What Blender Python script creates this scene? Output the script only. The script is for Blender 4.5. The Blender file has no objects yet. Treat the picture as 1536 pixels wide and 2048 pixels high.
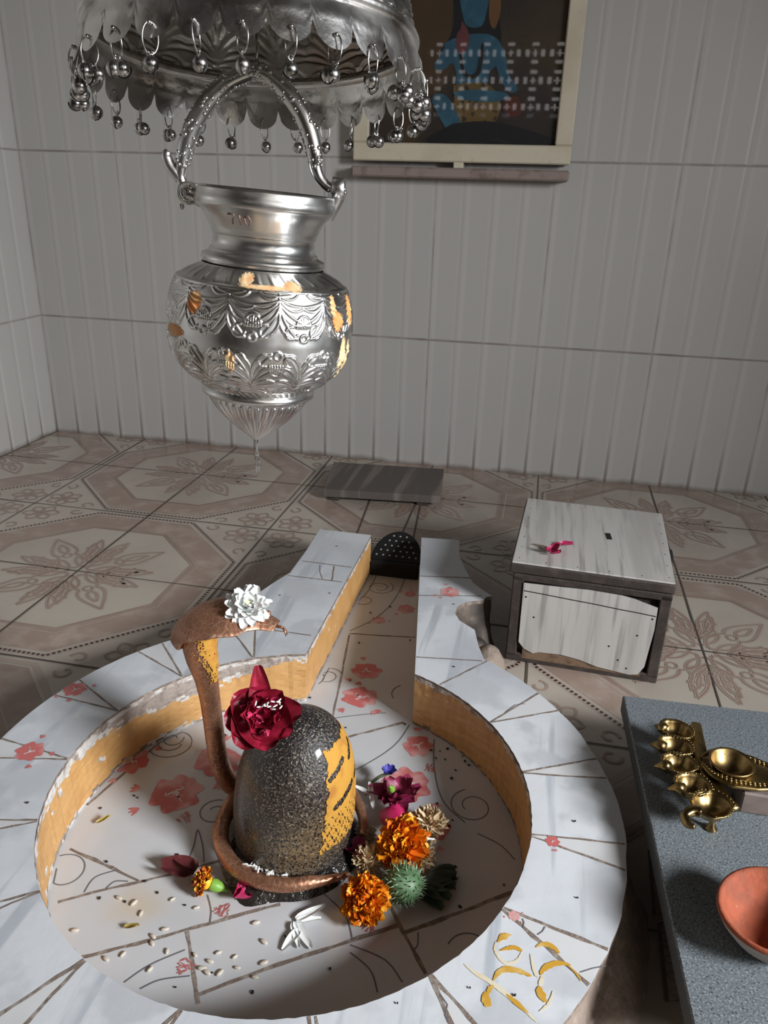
import bpy, math, random
import numpy as np
from mathutils import Vector, Matrix
from mathutils.geometry import tessellate_polygon
random.seed(7); RNG = np.random.default_rng(7)
PI = math.pi
sc = bpy.context.scene
COL = sc.collection
def R(d): return math.radians(d)

# ------------------------------------------------------------------ camera (calibrated on the tile grid)
EYE = .72; FOC = 1538.; TILT = R(22.4); ROLL = R(1.75); YAW = R(11)
_f = np.array([0, math.cos(TILT), -math.sin(TILT)]); _u = np.array([0, math.sin(TILT), math.cos(TILT)]); _x = np.array([1., 0, 0])
_x, _u = _x*math.cos(ROLL)+_u*math.sin(ROLL), -_x*math.sin(ROLL)+_u*math.cos(ROLL)
_Rz = np.array([[math.cos(YAW), -math.sin(YAW), 0], [math.sin(YAW), math.cos(YAW), 0], [0, 0, 1]])
CX, CU, CF = _Rz@_x, _Rz@_u, _Rz@_f
CC = np.array([0, 0, EYE])
def ray(px, py): return CX*(px-768)/FOC - CU*(py-1024)/FOC + CF
def P(px, py, z=0.):
    d = ray(px, py); v = CC+d*((z-EYE)/d[2]); return Vector(v.tolist())
def PY(px, py, y):
    d = ray(px, py); v = CC+d*(y/d[1]); return Vector(v.tolist())
cam = bpy.data.cameras.new('camera'); co = bpy.data.objects.new('camera', cam); COL.objects.link(co)
cam.sensor_fit = 'VERTICAL'; cam.sensor_height = 24; cam.lens = 24*FOC/2048; cam.clip_start = .02
m = Matrix.Identity(4)
for i in range(3):
    m[i][0], m[i][1], m[i][2], m[i][3] = CX[i], CU[i], -CF[i], CC[i]
co.matrix_world = m
sc.camera = co

# ------------------------------------------------------------------ materials
def mat(name, base, rough=.5, metal=0., layers=(), bump=(), stains_shade=(), coat=0., trans=0., ior=1.5, sss=0., rough_noise=None, post=()):
    """layers: (kind, scale, colour, lo, hi[, detail]); bump: (kind, scale, strength, distance); stains: (x, y, z or None, radius, colour, amount)"""
    mt = bpy.data.materials.new(name); mt.use_nodes = True
    nt = mt.node_tree; N = nt.nodes; L = nt.links
    b = N['Principled BSDF']
    pos = N.new('ShaderNodeNewGeometry').outputs['Position']
    def tex(kind, scale, detail=3):
        if kind == 'voronoi' or kind == 'cells':
            t = N.new('ShaderNodeTexVoronoi'); t.inputs['Scale'].default_value = scale
            if kind == 'cells': t.feature = 'DISTANCE_TO_EDGE'
            L.new(pos, t.inputs['Vector']); return t.outputs['Distance']
        if kind == 'streak' or kind == 'grain':
            mp = N.new('ShaderNodeMapping'); L.new(pos, mp.inputs['Vector'])
            mp.inputs['Scale'].default_value = (1, .06, .06) if kind == 'streak' else (1, 1, .12)
            t = N.new('ShaderNodeTexNoise'); L.new(mp.outputs[0], t.inputs['Vector'])
        else:
            t = N.new('ShaderNodeTexNoise'); L.new(pos, t.inputs['Vector'])
        t.inputs['Scale'].default_value = scale; t.inputs['Detail'].default_value = detail
        return t.outputs['Fac']
    col = N.new('ShaderNodeRGB'); col.outputs[0].default_value = (*base, 1); cur = col.outputs[0]
    def mix(fac, c):
        nonlocal cur
        mx = N.new('ShaderNodeMix'); mx.data_type = 'RGBA'
        L.new(fac, mx.inputs['Factor']); L.new(cur, mx.inputs[6]); mx.inputs[7].default_value = (*c, 1)
        cur = mx.outputs[2]
    def ramp(src, lo, hi, amt=1.):
        r = N.new('ShaderNodeMapRange'); L.new(src, r.inputs[0])
        r.inputs[1].default_value = lo; r.inputs[2].default_value = hi; r.inputs[3].default_value = 0; r.inputs[4].default_value = amt
        r.interpolation_type = 'SMOOTHSTEP'; return r.outputs[0]
    for ly in layers:
        mix(ramp(tex(ly[0], ly[1], ly[5] if len(ly) > 5 else 3), ly[3], ly[4]), ly[2])
    for (x, y, z, r0, c, a) in stains_shade:
        vm = N.new('ShaderNodeVectorMath'); vm.operation = 'SUBTRACT'; L.new(pos, vm.inputs[0]); vm.inputs[1].default_value = (x, y, z or 0)
        v2 = N.new('ShaderNodeVectorMath'); v2.operation = 'MULTIPLY'; L.new(vm.outputs[0], v2.inputs[0]); v2.inputs[1].default_value = (1, 1, 0 if z is None else 1)
        ln = N.new('ShaderNodeVectorMath'); ln.operation = 'LENGTH'; L.new(v2.outputs[0], ln.inputs[0])
        nz = tex('noise', 30 if r0 < .1 else 9, 4)
        ad = N.new('ShaderNodeMath'); ad.operation = 'MULTIPLY_ADD'; L.new(nz, ad.inputs[0]); ad.inputs[1].default_value = r0*.9; L.new(ln.outputs['Value'], ad.inputs[2])
        mix(ramp(ad.outputs[0], r0*1.45, r0*.35, a), c)
    for ly in post:
        mix(ramp(tex(ly[0], ly[1], ly[5] if len(ly) > 5 else 3), ly[3], ly[4]), ly[2])
    L.new(cur, b.inputs['Base Color'])
    b.inputs['Roughness'].default_value = rough; b.inputs['Metallic'].default_value = metal
    b.inputs['IOR'].default_value = ior
    b.inputs['Coat Weight'].default_value = coat; b.inputs['Coat Roughness'].default_value = .1
    b.inputs['Transmission Weight'].default_value = trans
    if sss: b.inputs['Subsurface Weight'].default_value = sss; b.inputs['Subsurface Scale'].default_value = .004
    if rough_noise:
        s, lo, hi = rough_noise
        r = N.new('ShaderNodeMapRange'); L.new(tex('noise', s, 4), r.inputs[0]); r.inputs[1].default_value = .3; r.inputs[2].default_value = .7
        r.inputs[3].default_value = lo; r.inputs[4].default_value = hi; L.new(r.outputs[0], b.inputs['Roughness'])
    prev = None
    for (k, s, st, d) in bump:
        bp = N.new('ShaderNodeBump'); bp.inputs['Strength'].default_value = st; bp.inputs['Distance'].default_value = d
        L.new(tex(k, s, 4), bp.inputs['Height'])
        if prev: L.new(prev, bp.inputs['Normal'])
        prev = bp.outputs[0]
    if prev: L.new(prev, b.inputs['Normal'])
    return mt

def wall_mat(name, axis, org, base):
    """glazed white wall tile: four grooved strips per 29 cm tile, joints between tiles, dirt in the joints"""
    mt = bpy.data.materials.new(name); mt.use_nodes = True
    nt = mt.node_tree; N = nt.nodes; L = nt.links; b = N['Principled BSDF']
    pos = N.new('ShaderNodeNewGeometry').outputs['Position']
    sp = N.new('ShaderNodeSeparateXYZ'); L.new(pos, sp.inputs[0])
    def mth(op, a, bb=None, c=None):
        n = N.new('ShaderNodeMath'); n.operation = op
        for i, v in enumerate((a, bb, c)):
            if v is None: continue
            if isinstance(v, (int, float)): n.inputs[i].default_value = v
            else: L.new(v, n.inputs[i])
        return n.outputs[0]
    def line(coord, org, period, w):
        t = mth('DIVIDE', mth('SUBTRACT', coord, org), period)
        d = mth('ABSOLUTE', mth('SUBTRACT', t, mth('ROUND', t)))
        d = mth('MULTIPLY', d, period)
        r = N.new('ShaderNodeMapRange'); r.interpolation_type = 'SMOOTHSTEP'; L.new(d, r.inputs[0]); r.inputs[1].default_value = w; r.inputs[2].default_value = w*.3; r.inputs[3].default_value = 0; r.inputs[4].default_value = 1
        return r.outputs[0]
    nz = N.new('ShaderNodeTexNoise'); nz.inputs['Scale'].default_value = 2.2; nz.inputs['Detail'].default_value = 4; L.new(pos, nz.inputs['Vector'])
    nf = N.new('ShaderNodeTexNoise'); nf.inputs['Scale'].default_value = 14; nf.inputs['Detail'].default_value = 5; L.new(pos, nf.inputs['Vector'])
    cd = sp.outputs[axis]; z = sp.outputs[2]
    groove = line(cd, org, .0731, .006)
    groove_hilite = line(cd, org+.006, .0731, .014)  # painted highlight: pale line along one side of each groove
    jv = line(cd, org, .2925, .0035); jh = line(z, .359, .447, .0042)
    low = N.new('ShaderNodeMapRange'); L.new(z, low.inputs[0]); low.inputs[1].default_value = .14; low.inputs[2].default_value = 0; low.inputs[3].default_value = 0; low.inputs[4].default_value = 1
    gl = mth('MULTIPLY', groove, mth('MULTIPLY_ADD', low.outputs[0], .55, .17))
    dirt = mth('MAXIMUM', gl, mth('MAXIMUM', mth('MULTIPLY', jv, mth('MULTIPLY_ADD', nf.outputs[0], .9, -.12)), mth('MULTIPLY', jh, mth('MULTIPLY_ADD', nf.outputs[0], .9, .08))))
    dirt = mth('MINIMUM', dirt, 1)
    def mixc(fac, a, c):
        mx = N.new('ShaderNodeMix'); mx.data_type = 'RGBA'; L.new(fac, mx.inputs['Factor'])
        if isinstance(a, tuple): mx.inputs[6].default_value = (*a, 1)
        else: L.new(a, mx.inputs[6])
        mx.inputs[7].default_value = (*c, 1); return mx.outputs[2]
    c = mixc(mth('MULTIPLY', nz.outputs[0], .5), base, tuple(v*.82 for v in base))
    c = mixc(mth('MULTIPLY', groove_hilite, .26), c, tuple(min(1, v*1.3) for v in base))
    c = mixc(dirt, c, (.13, .095, .075))
    foot = N.new('ShaderNodeMapRange'); L.new(mth('MULTIPLY_ADD', nf.outputs[0], -.03, z), foot.inputs[0]); foot.inputs[1].default_value = .0; foot.inputs[2].default_value = -.016; foot.inputs[3].default_value = 0; foot.inputs[4].default_value = .8
    c = mixc(foot.outputs[0], c, (.12, .085, .065))
    L.new(c, b.inputs['Base Color']); b.inputs['Roughness'].default_value = .27
    bp = N.new('ShaderNodeBump'); bp.inputs['Strength'].default_value = .3; bp.inputs['Distance'].default_value = .0012; bp.invert = True
    L.new(mth('ADD', mth('MAXIMUM', line(cd, org, .0731, .011), jh), mth('MULTIPLY', nz.outputs[0], .5)), bp.inputs['Height']); L.new(bp.outputs[0], b.inputs['Normal'])
    return mt

# ------------------------------------------------------------------ mesh builder
class MB:
    step = 0
    def __init__(s): s.v = []; s.f = []; s.m = []; s.s = []
    def add(s, vs, fs, m=0, smooth=True, M=None):
        o = len(s.v)
        if M is not None: vs = [M@Vector(v) for v in vs]
        s.v.extend([tuple(v) for v in vs]); s.f.extend([tuple(i+o for i in f) for f in fs])
        s.m.extend([m]*len(fs)); s.s.extend([smooth]*len(fs)); return s
    def xf(s, M): s.v = [tuple(M@Vector(v)) for v in s.v]; return s
    def build(s, name, mats, parent=None, org=None):
        org = Vector(org) if org is not None else (Vector(parent['_o']) if parent is not None and '_o' in parent else Vector((0, 0, 0)))
        me = bpy.data.meshes.new(name)
        me.from_pydata([tuple(Vector(v)-org) for v in s.v], [], s.f)
        for mm in (mats if isinstance(mats, (list, tuple)) else [mats]): me.materials.append(mm)
        me.polygons.foreach_set('material_index', s.m); me.polygons.foreach_set('use_smooth', s.s); me.update()
        o = bpy.data.objects.new(name, me); COL.objects.link(o)
        if parent is not None: o.parent = parent; o['_o'] = tuple(org)
        else: o.location = org
        return o
    def grid(s, rows, m=0, smooth=True, closeu=False, flip=False):
        n = len(rows[0]); vs = [v for r in rows for v in r]; fs = []
        for i in range(len(rows)-1):
            for j in range(n if closeu else n-1):
                q = (i*n+j, i*n+(j+1) % n, (i+1)*n+(j+1) % n, (i+1)*n+j)
                fs.append(q[::-1] if flip else q)
        return s.add(vs, fs, m, smooth)
    def lathe(s, prof, n=48, m=0, M=None, c=(0, 0, 0)):
        rows = [[(c[0]+r*math.cos(2*PI*j/n), c[1]+r*math.sin(2*PI*j/n), c[2]+z) for j in range(n)] for r, z in prof]
        if M is not None: rows = [[M@Vector(v) for v in r] for r in rows]
        return s.grid(rows, m, True, True)
    def box(s, c, d, m=0, M=None, bev=0.):
        x, y, z = (v/2 for v in d); b = min(bev, x*.9, y*.9, z*.9)
        if b <= 0:
            vs = [(sx*x, sy*y, sz*z) for sz in (-1, 1) for sy in (-1, 1) for sx in (-1, 1)]
            fs = [(0, 2, 3, 1), (4, 5, 7, 6), (0, 1, 5, 4), (2, 6, 7, 3), (0, 4, 6, 2), (1, 3, 7, 5)]
        else:
            vs = []; idx = {}
            for sx in (-1, 1):
                for sy in (-1, 1):
                    for sz in (-1, 1):
                        for ax in range(3):
                            p = [sx*(x-b), sy*(y-b), sz*(z-b)]; p[ax] = (sx*x, sy*y, sz*z)[ax]
                            idx[(sx, sy, sz, ax)] = len(vs); vs.append(tuple(p))
            fs = []
            for ax in range(3):
                o1, o2 = [(1, 2), (2, 0), (0, 1)][ax]
                for sg in (-1, 1):
                    q = []
                    for a, bb in ((-1, -1), (1, -1), (1, 1), (-1, 1)):
                        k = [0, 0, 0]; k[ax] = sg; k[o1] = a; k[o2] = bb; q.append(idx[(*k, ax)])
                    fs.append(tuple(q if sg > 0 else q[::-1]))
                for a in (-1, 1):
                    for bb in (-1, 1):
                        k1 = [0, 0, 0]; k1[o1] = a; k1[o2] = bb; k2 = list(k1); k1[ax] = -1; k2[ax] = 1
                        fs.append((idx[(*k1, o1)], idx[(*k2, o1)], idx[(*k2, o2)], idx[(*k1, o2)]))
            for sx in (-1, 1):
                for sy in (-1, 1):
                    for sz in (-1, 1): fs.append(tuple(idx[(sx, sy, sz, a)] for a in range(3)))
        T = Matrix.Translation(c)
        return s.add(vs, fs, m, False, (M@T) if M is not None else T)
    def tube(s, path, rad, n=10, m=0, caps=True, flat=None):
        pts = [Vector(p) for p in path]; N = len(pts)
        rad = [rad]*N if isinstance(rad, (int, float)) else rad
        tg = [(pts[min(i+1, N-1)]-pts[max(i-1, 0)]).normalized() for i in range(N)]
        ref = Vector((0, 0, 1)) if abs(tg[0].z) < .9 else Vector((0, 1, 0))
        u = tg[0].cross(ref).normalized(); rows = []
        for i in range(N):
            u = (u-tg[i]*u.dot(tg[i])); u = u.normalized() if u.length > 1e-6 else tg[i].orthogonal().normalized()
            w = tg[i].cross(u); k = 1 if flat is None else flat
            rows.append([pts[i]+(u*math.cos(2*PI*j/n)+w*k*math.sin(2*PI*j/n))*rad[i] for j in range(n)])
        o = len(s.v); s.grid(rows, m, True, True)
        if caps:
            s.add([], [tuple(o+j for j in range(n))[::-1], tuple(o+(N-1)*n+j for j in range(n))], m) if False else None
            s.f.append(tuple(o+j for j in range(n))[::-1]); s.f.append(tuple(o+(N-1)*n+j for j in range(n))); s.m += [m, m]; s.s += [True, True]
        return s
    def sphere(s, c, r, m=0, nu=16, nv=10, M=None):
        r = (r, r, r) if isinstance(r, (int, float)) else r
        rows = [[Vector((r[0]*math.sin(PI*i/nv)*math.cos(2*PI*j/nu), r[1]*math.sin(PI*i/nv)*math.sin(2*PI*j/nu), r[2]*math.cos(PI*i/nv))) for j in range(nu)] for i in range(nv+1)]
        if M is not None: rows = [[M@v for v in rr] for rr in rows]
        rows = [[v+Vector(c) for v in rr] for rr in rows]
        return s.grid(rows, m, True, True, flip=True)
    def poly(s, pts, m=0, smooth=False):
        pts = [Vector(p) for p in pts]
        tri = tessellate_polygon([pts])
        fs = []
        for t in tri:
            nrm = (pts[t[1]]-pts[t[0]]).cross(pts[t[2]]-pts[t[0]])
            fs.append(tuple(t) if nrm.z >= 0 else tuple(t[::-1]))
        return s.add(pts, fs, m, smooth)
    def ribbon(s, pts, w, z=0., m=0, closed=False, taper=False):
        """flat stroke on a horizontal surface at height z"""
        MB.step = (MB.step+1) % 16; z += MB.step*.000008
        p = [Vector((q[0], q[1])) for q in pts]; N = len(p); L = []
        for i in range(N):
            a = p[(i-1) % N] if closed or i else p[i]; b = p[(i+1) % N] if closed or i < N-1 else p[i]
            d = (b-a); d = d.normalized() if d.length > 1e-9 else Vector((1, 0)); nn = Vector((-d.y, d.x))
            ww = w[i] if isinstance(w, list) else w
            if taper: ww *= .25+.75*math.sin(PI*i/(N-1))
            L.append((p[i]+nn*ww/2, p[i]-nn*ww/2))
        vs = [(q.x, q.y, z) for pr in L for q in pr]; fs = []
        for i in range(N if closed else N-1):
            j = (i+1) % N; fs.append((2*i+1, 2*j+1, 2*j, 2*i))
        return s.add(vs, fs, m, False)

def bez(p0, p1, p2, p3, n=10):
    P0, P1, P2, P3 = (Vector(p) for p in (p0, p1, p2, p3)); out = []
    for i in range(n+1):
        t = i/n; out.append(P0*(1-t)**3+P1*3*t*(1-t)**2+P2*3*t*t*(1-t)+P3*t**3)
    return out
def smooth_path(pts, n=8):
    pts = [Vector(p) for p in pts]; out = []
    for i in range(len(pts)-1):
        a, b, c, d = pts[max(i-1, 0)], pts[i], pts[i+1], pts[min(i+2, len(pts)-1)]
        for k in range(n):
            t = k/n
            out.append(.5*((2*b)+(c-a)*t+(2*a-5*b+4*c-d)*t*t+(3*b-a-3*c+d)*t**3))
    out.append(pts[-1]); return out
def lerp_list(vals, n):
    k = len(vals)-1; return [vals[min(int(i/(n-1)*k), k-1)]*(1-(i/(n-1)*k-min(int(i/(n-1)*k), k-1)))+vals[min(int(i/(n-1)*k), k-1)+1]*(i/(n-1)*k-min(int(i/(n-1)*k), k-1)) for i in range(n)]

def thing(name, label, cat, loc, group=None):
    o = bpy.data.objects.new(name, None); COL.objects.link(o); o.empty_display_size = .02
    o.location = loc; o['_o'] = tuple(loc); tag(o, label, cat, group); return o
def tag(o, label, cat, group=None, kind='thing'):
    o['label'] = label; o['category'] = cat; o['kind'] = kind
    if group: o['group'] = group
    return o
def struct(o): o['kind'] = 'structure'; return o

# ------------------------------------------------------------------ shared materials
M_wall = wall_mat('wall_tile_back', 0, -.298, (.46, .44, .415))
M_walls = wall_mat('wall_tile_side', 1, 2.095, (.46, .44, .415))
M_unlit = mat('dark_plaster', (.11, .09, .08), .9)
M_ceiling = mat('ceiling_paint', (.15, .14, .13), .8, layers=[('noise', 3, (.11, .10, .09), .4, .8)])
M_cream = mat('floor_cream', (.50, .44, .37), .2, layers=[('noise', 5, (.42, .36, .30), .35, .75), ('noise', 1.3, (.36, .29, .24), .5, .8)], stains_shade=[(.0, 1.72, None, .55, (.17, .125, .10), .55), (.02, 1.25, None, .2, (.16, .115, .09), .6), (.16, .6, None, .3, (.2, .15, .12), .45)], rough_noise=(6, .12, .32))
M_brown = mat('floor_brown', (.345, .25, .20), .22, layers=[('noise', 22, (.44, .35, .29), .42, .7, 6), ('noise', 3, (.29, .2, .155), .5, .8)], stains_shade=[(.0, 1.72, None, .55, (.15, .105, .08), .55), (.02, 1.25, None, .2, (.16, .115, .09), .6), (.16, .6, None, .3, (.2, .15, .12), .45)], rough_noise=(6, .14, .34))
M_line = mat('floor_line', (.30, .20, .155), .25, layers=[('noise', 8, (.36, .26, .21), .4, .7)])
M_lite = mat('floor_lite', (.43, .345, .285), .22)
M_dot = mat('floor_dot', (.05, .03, .025), .3)
M_joint = mat('floor_joint', (.10, .075, .06), .7)
M_silver = mat('silver', (.66, .65, .63), .2, 1., layers=[('noise', 40, (.55, .52, .48), .5, .75)], rough_noise=(25, .2, .38))
M_tarnish = mat('tarnished_silver', (.46, .44, .41), .32, 1., layers=[('noise', 24, (.2, .18, .16), .45, .72, 5), ('noise', 9, (.30, .22, .17), .55, .75)], bump=[('noise', 160, .25, .001)], rough_noise=(20, .2, .5))
M_tarnish_lite = mat('skirt_silver', (.74, .72, .69), .3, 1., layers=[('noise', 24, (.30, .27, .24), .5, .75, 5), ('noise', 7, (.24, .185, .145), .52, .68, 5)], bump=[('noise', 90, .4, .0015)], rough_noise=(20, .16, .4))
M_bell = mat('bell_silver', (.56, .55, .53), .25, 1., layers=[('noise', 90, (.12, .11, .1), .5, .7)])
M_paste = mat('sandal_paste', (.52, .26, .035), .8, layers=[('noise', 60, (.40, .165, .025), .45, .7, 5)], bump=[('noise', 180, .5, .001)])
M_paste_l = mat('dry_paste', (.72, .5, .27), .7, layers=[('noise', 90, (.75, .35, .14), .45, .7, 4)])
M_paste_o = mat('orange_paste', (.72, .27, .08), .7, layers=[('noise', 90, (.75, .42, .18), .45, .7, 4)])
M_copper = mat('copper', (.42, .2, .115), .36, .75, layers=[('noise', 40, (.25, .115, .07), .45, .75, 5), ('noise', 9, (.46, .25, .16), .5, .8), ('cells', 135, (.52, .30, .20), .06, .02)], bump=[('cells', 130, .55, .0014), ('noise', 260, .2, .0006)], rough_noise=(40, .28, .52))
M_stone = mat('lingam_stone', (.018, .014, .014), .36, layers=[('noise', 9, (.05, .035, .025), .45, .7), ('noise', 420, (.24, .20, .16), .56, .68, 2), ('noise', 240, (.006, .005, .006), .55, .66, 4)],
    stains_shade=[(-.235, .60, .03, .085, (.17, .125, .075), .8), (-.19, .61, .06, .06, (.24, .15, .06), .6), (-.27, .64, .03, .06, (.09, .06, .04), .6)],
    post=[('noise', 380, (.012, .010, .010), .50, .60, 3), ('noise', 520, (.34, .29, .23), .60, .70, 2)],
    bump=[('noise', 380, .8, .002)], coat=.4)
M_soot = mat('oily_crust', (.02, .017, .015), .18, bump=[('noise', 160, .8, .003)], layers=[('noise', 60, (.07, .05, .035), .55, .75)])
WS = P(270, 1810)
M_tile = mat('basin_tile', (.60, .60, .61), .13, layers=[('noise', 6, (.53, .52, .52), .4, .75)], stains_shade=[(WS.x, WS.y, None, .05, (.62, .47, .28), .55), (-.16, .66, None, .09, (.40, .31, .24), .4), (-.228, .60, None, .05, (.35, .27, .2), .35)], bump=[('noise', 45, .06, .001)])
M_rim = mat('rim_tile', (.68, .69, .71), .24, layers=[('noise', 5, (.50, .515, .545), .4, .72, 5), ('streak', 34, (.47, .49, .525), .54, .64, 5), ('noise', 11, (.54, .55, .57), .5, .6, 6)], bump=[('noise', 24, .22, .004), ('noise', 120, .14, .0012)])
M_fill = mat('rim_filler_tile', (.66, .65, .65), .2, layers=[('noise', 12, (.55, .53, .52), .45, .75)])
M_grout = mat('grout', (.20, .15, .12), .85, layers=[('noise', 120, (.33, .28, .24), .45, .7)], bump=[('noise', 300, .6, .002)])
M_gline = mat('vine_line', (.16, .15, .16), .25)
M_red = mat('flower_print', (.58, .15, .14), .15, layers=[('noise', 38, (.70, .36, .34), .42, .68, 2)])
M_redl = mat('flower_print_line', (.72, .58, .56), .15)
M_redd = mat('red_scribble', (.50, .14, .13), .2)
M_ochre = mat('ochre_paint', (.60, .335, .125), .5, layers=[('noise', 30, (.52, .27, .09), .4, .75, 5), ('noise', 70, (.70, .52, .33), .66, .74, 4)], bump=[('noise', 90, .3, .002)])
M_chip = mat('chipped_plaster', (.62, .58, .54), .8, layers=[('noise', 60, (.30, .24, .2), .45, .62, 5)], bump=[('noise', 140, .9, .004)])
M_bare = mat('bare_plaster', (.36, .30, .26), .9, layers=[('noise', 90, (.24, .19, .16), .45, .7, 5)], bump=[('noise', 140, .8, .003)])
M_plaster = mat('rough_plaster', (.29, .225, .18), .85, layers=[('noise', 14, (.19, .14, .11), .4, .7, 6), ('noise', 60, (.36, .3, .25), .55, .75)], bump=[('noise', 45, .8, .008), ('noise', 200, .4, .002)], stains_shade=[(-.05, 1.14, None, .085, (.014, .011, .010), .98)])  # near-black patch paints the shaded cavity under the broken rim
M_granite = mat('granite', (.14, .158, .17), .38, layers=[('noise', 560, (.27, .29, .305), .5, .64, 2), ('noise', 430, (.06, .066, .07), .55, .68, 2)], bump=[('noise', 420, .2, .0006)])
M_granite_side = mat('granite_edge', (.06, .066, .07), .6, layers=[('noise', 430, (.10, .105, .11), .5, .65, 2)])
M_brass = mat('brass', (.34, .235, .095), .32, 1., layers=[('noise', 60, (.15, .095, .04), .45, .7, 4)], bump=[('noise', 200, .15, .0006)], rough_noise=(30, .2, .45))
M_clay = mat('clay', (.36, .082, .034), .8, layers=[('noise', 60, (.25, .065, .032), .4, .7, 5), ('noise', 130, (.37, .14, .08), .66, .78)], bump=[('noise', 170, .5, .0018)])
M_ash = mat('ash_clay', (.42, .38, .35), .9, layers=[('noise', 60, (.3, .2, .15), .5, .75)])
M_lam = mat('laminate', (.52, .495, .46), .34, layers=[('streak', 110, (.30, .28, .26), .48, .74, 6), ('streak', 30, (.42, .395, .37), .42, .68, 4)])
M_wood = mat('dark_wood', (.042, .031, .026), .6, layers=[('noise', 40, (.075, .056, .046), .45, .75, 5)], bump=[('noise', 150, .4, .002)])
M_rawwood = mat('raw_board', (.20, .125, .075), .8, layers=[('noise', 90, (.11, .065, .04), .45, .7, 5)])
M_plank = mat('plank_wood', (.10, .082, .072), .75, layers=[('noise', 30, (.1, .08, .07), .4, .7, 5), ('streak', 40, (.18, .15, .13), .5, .7)], bump=[('noise', 120, .4, .002)])
M_iron = mat('dark_iron', (.03, .03, .03), .5, .6)
M_black = mat('slot_dark', (.004, .004, .004), .9)
M_frame = mat('cream_paint', (.56, .50, .385), .4, layers=[('noise', 8, (.48, .41, .30), .45, .75), ('noise', 70, (.5, .43, .33), .6, .7)])
M_ledge = mat('ledge_wood', (.26, .2, .175), .75, layers=[('noise', 40, (.17, .12, .1), .45, .7)])
M_glass = mat('picture_glass', (1, 1, 1), .02, trans=1., ior=1.45)
M_white = mat('white_petal', (.86, .86, .84), .55, sss=.2)
M_wet = mat('wet_petal', (.62, .56, .47), .3, sss=.2)
M_rice = mat('rice', (.80, .78, .74), .4)
M_rose = mat('rose_petal', (.20, .006, .018), .42, layers=[('noise', 60, (.35, .012, .04), .45, .7)], bump=[('noise', 120, .3, .001)])
M_rosec = mat('rose_core', (.50, .02, .09), .45, layers=[('noise', 120, (.62, .10, .18), .5, .7)])
M_pink = mat('pink_petal', (.52, .025, .12), .4, layers=[('noise', 80, (.38, .01, .07), .45, .7)])
M_dry = mat('dry_rose', (.115, .022, .024), .5, layers=[('noise', 60, (.2, .06, .055), .5, .7)])
M_mar = mat('marigold', (.88, .30, .008), .5, layers=[('noise', 70, (.95, .50, .03), .48, .66)], sss=.1)
M_mar2 = mat('marigold_deep', (.66, .15, .004), .5, sss=.1)
M_rust = mat('marigold_rust', (.45, .09, .006), .5, layers=[('noise', 160, (.8, .33, .02), .55, .68)])
M_yel = mat('marigold_yellow', (.88, .47, .02), .5)
M_green = mat('green_calyx', (.19, .38, .05), .45)
M_pod = mat('pod_green', (.075, .15, .065), .5, layers=[('noise', 60, (.14, .24, .13), .5, .7)])
M_spine = mat('pod_spine', (.24, .36, .22), .5)
M_dark_piece = mat('dark_piece', (.035, .05, .028), .55)
M_creamf = mat('cream_flower', (.62, .47, .29), .6, layers=[('noise', 120, (.5, .34, .19), .5, .7)], sss=.1)
M_blue = mat('blue_petal', (.05, .045, .32), .5)
M_maroon = mat('maroon_petal', (.20, .012, .05), .5, layers=[('noise', 50, (.36, .03, .12), .5, .7)])
M_seed = mat('seed', (.012, .01, .01), .5)
M_water = mat('water', (1, 1, 1), .0, trans=1., ior=1.33)

# ------------------------------------------------------------------ room shell
WY = 2.095; WL = -1.47; WR = 1.75; WF = -1.25; HC = 2.6
def quad(name, mts, pts): return struct(MB().add(pts, [(0, 1, 2, 3)], 0, False).build(name, mts))
quad('wall_back', M_wall, [(WL-.05, WY, -.02), (WR, WY, -.02), (WR, WY, HC), (WL-.05, WY, HC)])
quad('wall_left', M_walls, [(WL, WF, -.02), (WL, WY, -.02), (WL, WY, HC), (WL, WF, HC)])
quad('ceiling', M_ceiling, [(WL, WF, HC), (WL, WY, HC), (WR, WY, HC), (WR, WF, HC)])
# right wall with a window opening
wy0, wy1, wz0, wz1 = -.40, .14, .92, 1.46
w = MB()
for (a, b, c, d) in ((WF, wy0, -.02, HC), (wy1, WY, -.02, HC), (wy0, wy1, -.02, wz0), (wy0, wy1, wz1, HC)):
    w.add([(WR, a, c), (WR, b, c), (WR, b, d), (WR, a, d)], [(0, 3, 2, 1)], 0, False)
struct(w.build('wall_right', M_unlit))
w = MB()
for (a, b, c, d) in ((wy0-.04, wy0, wz0-.04, wz1+.04), (wy1, wy1+.04, wz0-.04, wz1+.04), (wy0, wy1, wz0-.04, wz0), (wy0, wy1, wz1, wz1+.04)):
    w.box((WR, (a+b)/2, (c+d)/2), (.08, b-a, d-c), 0, bev=.004)
struct(w.build('window_1', M_frame))
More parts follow.
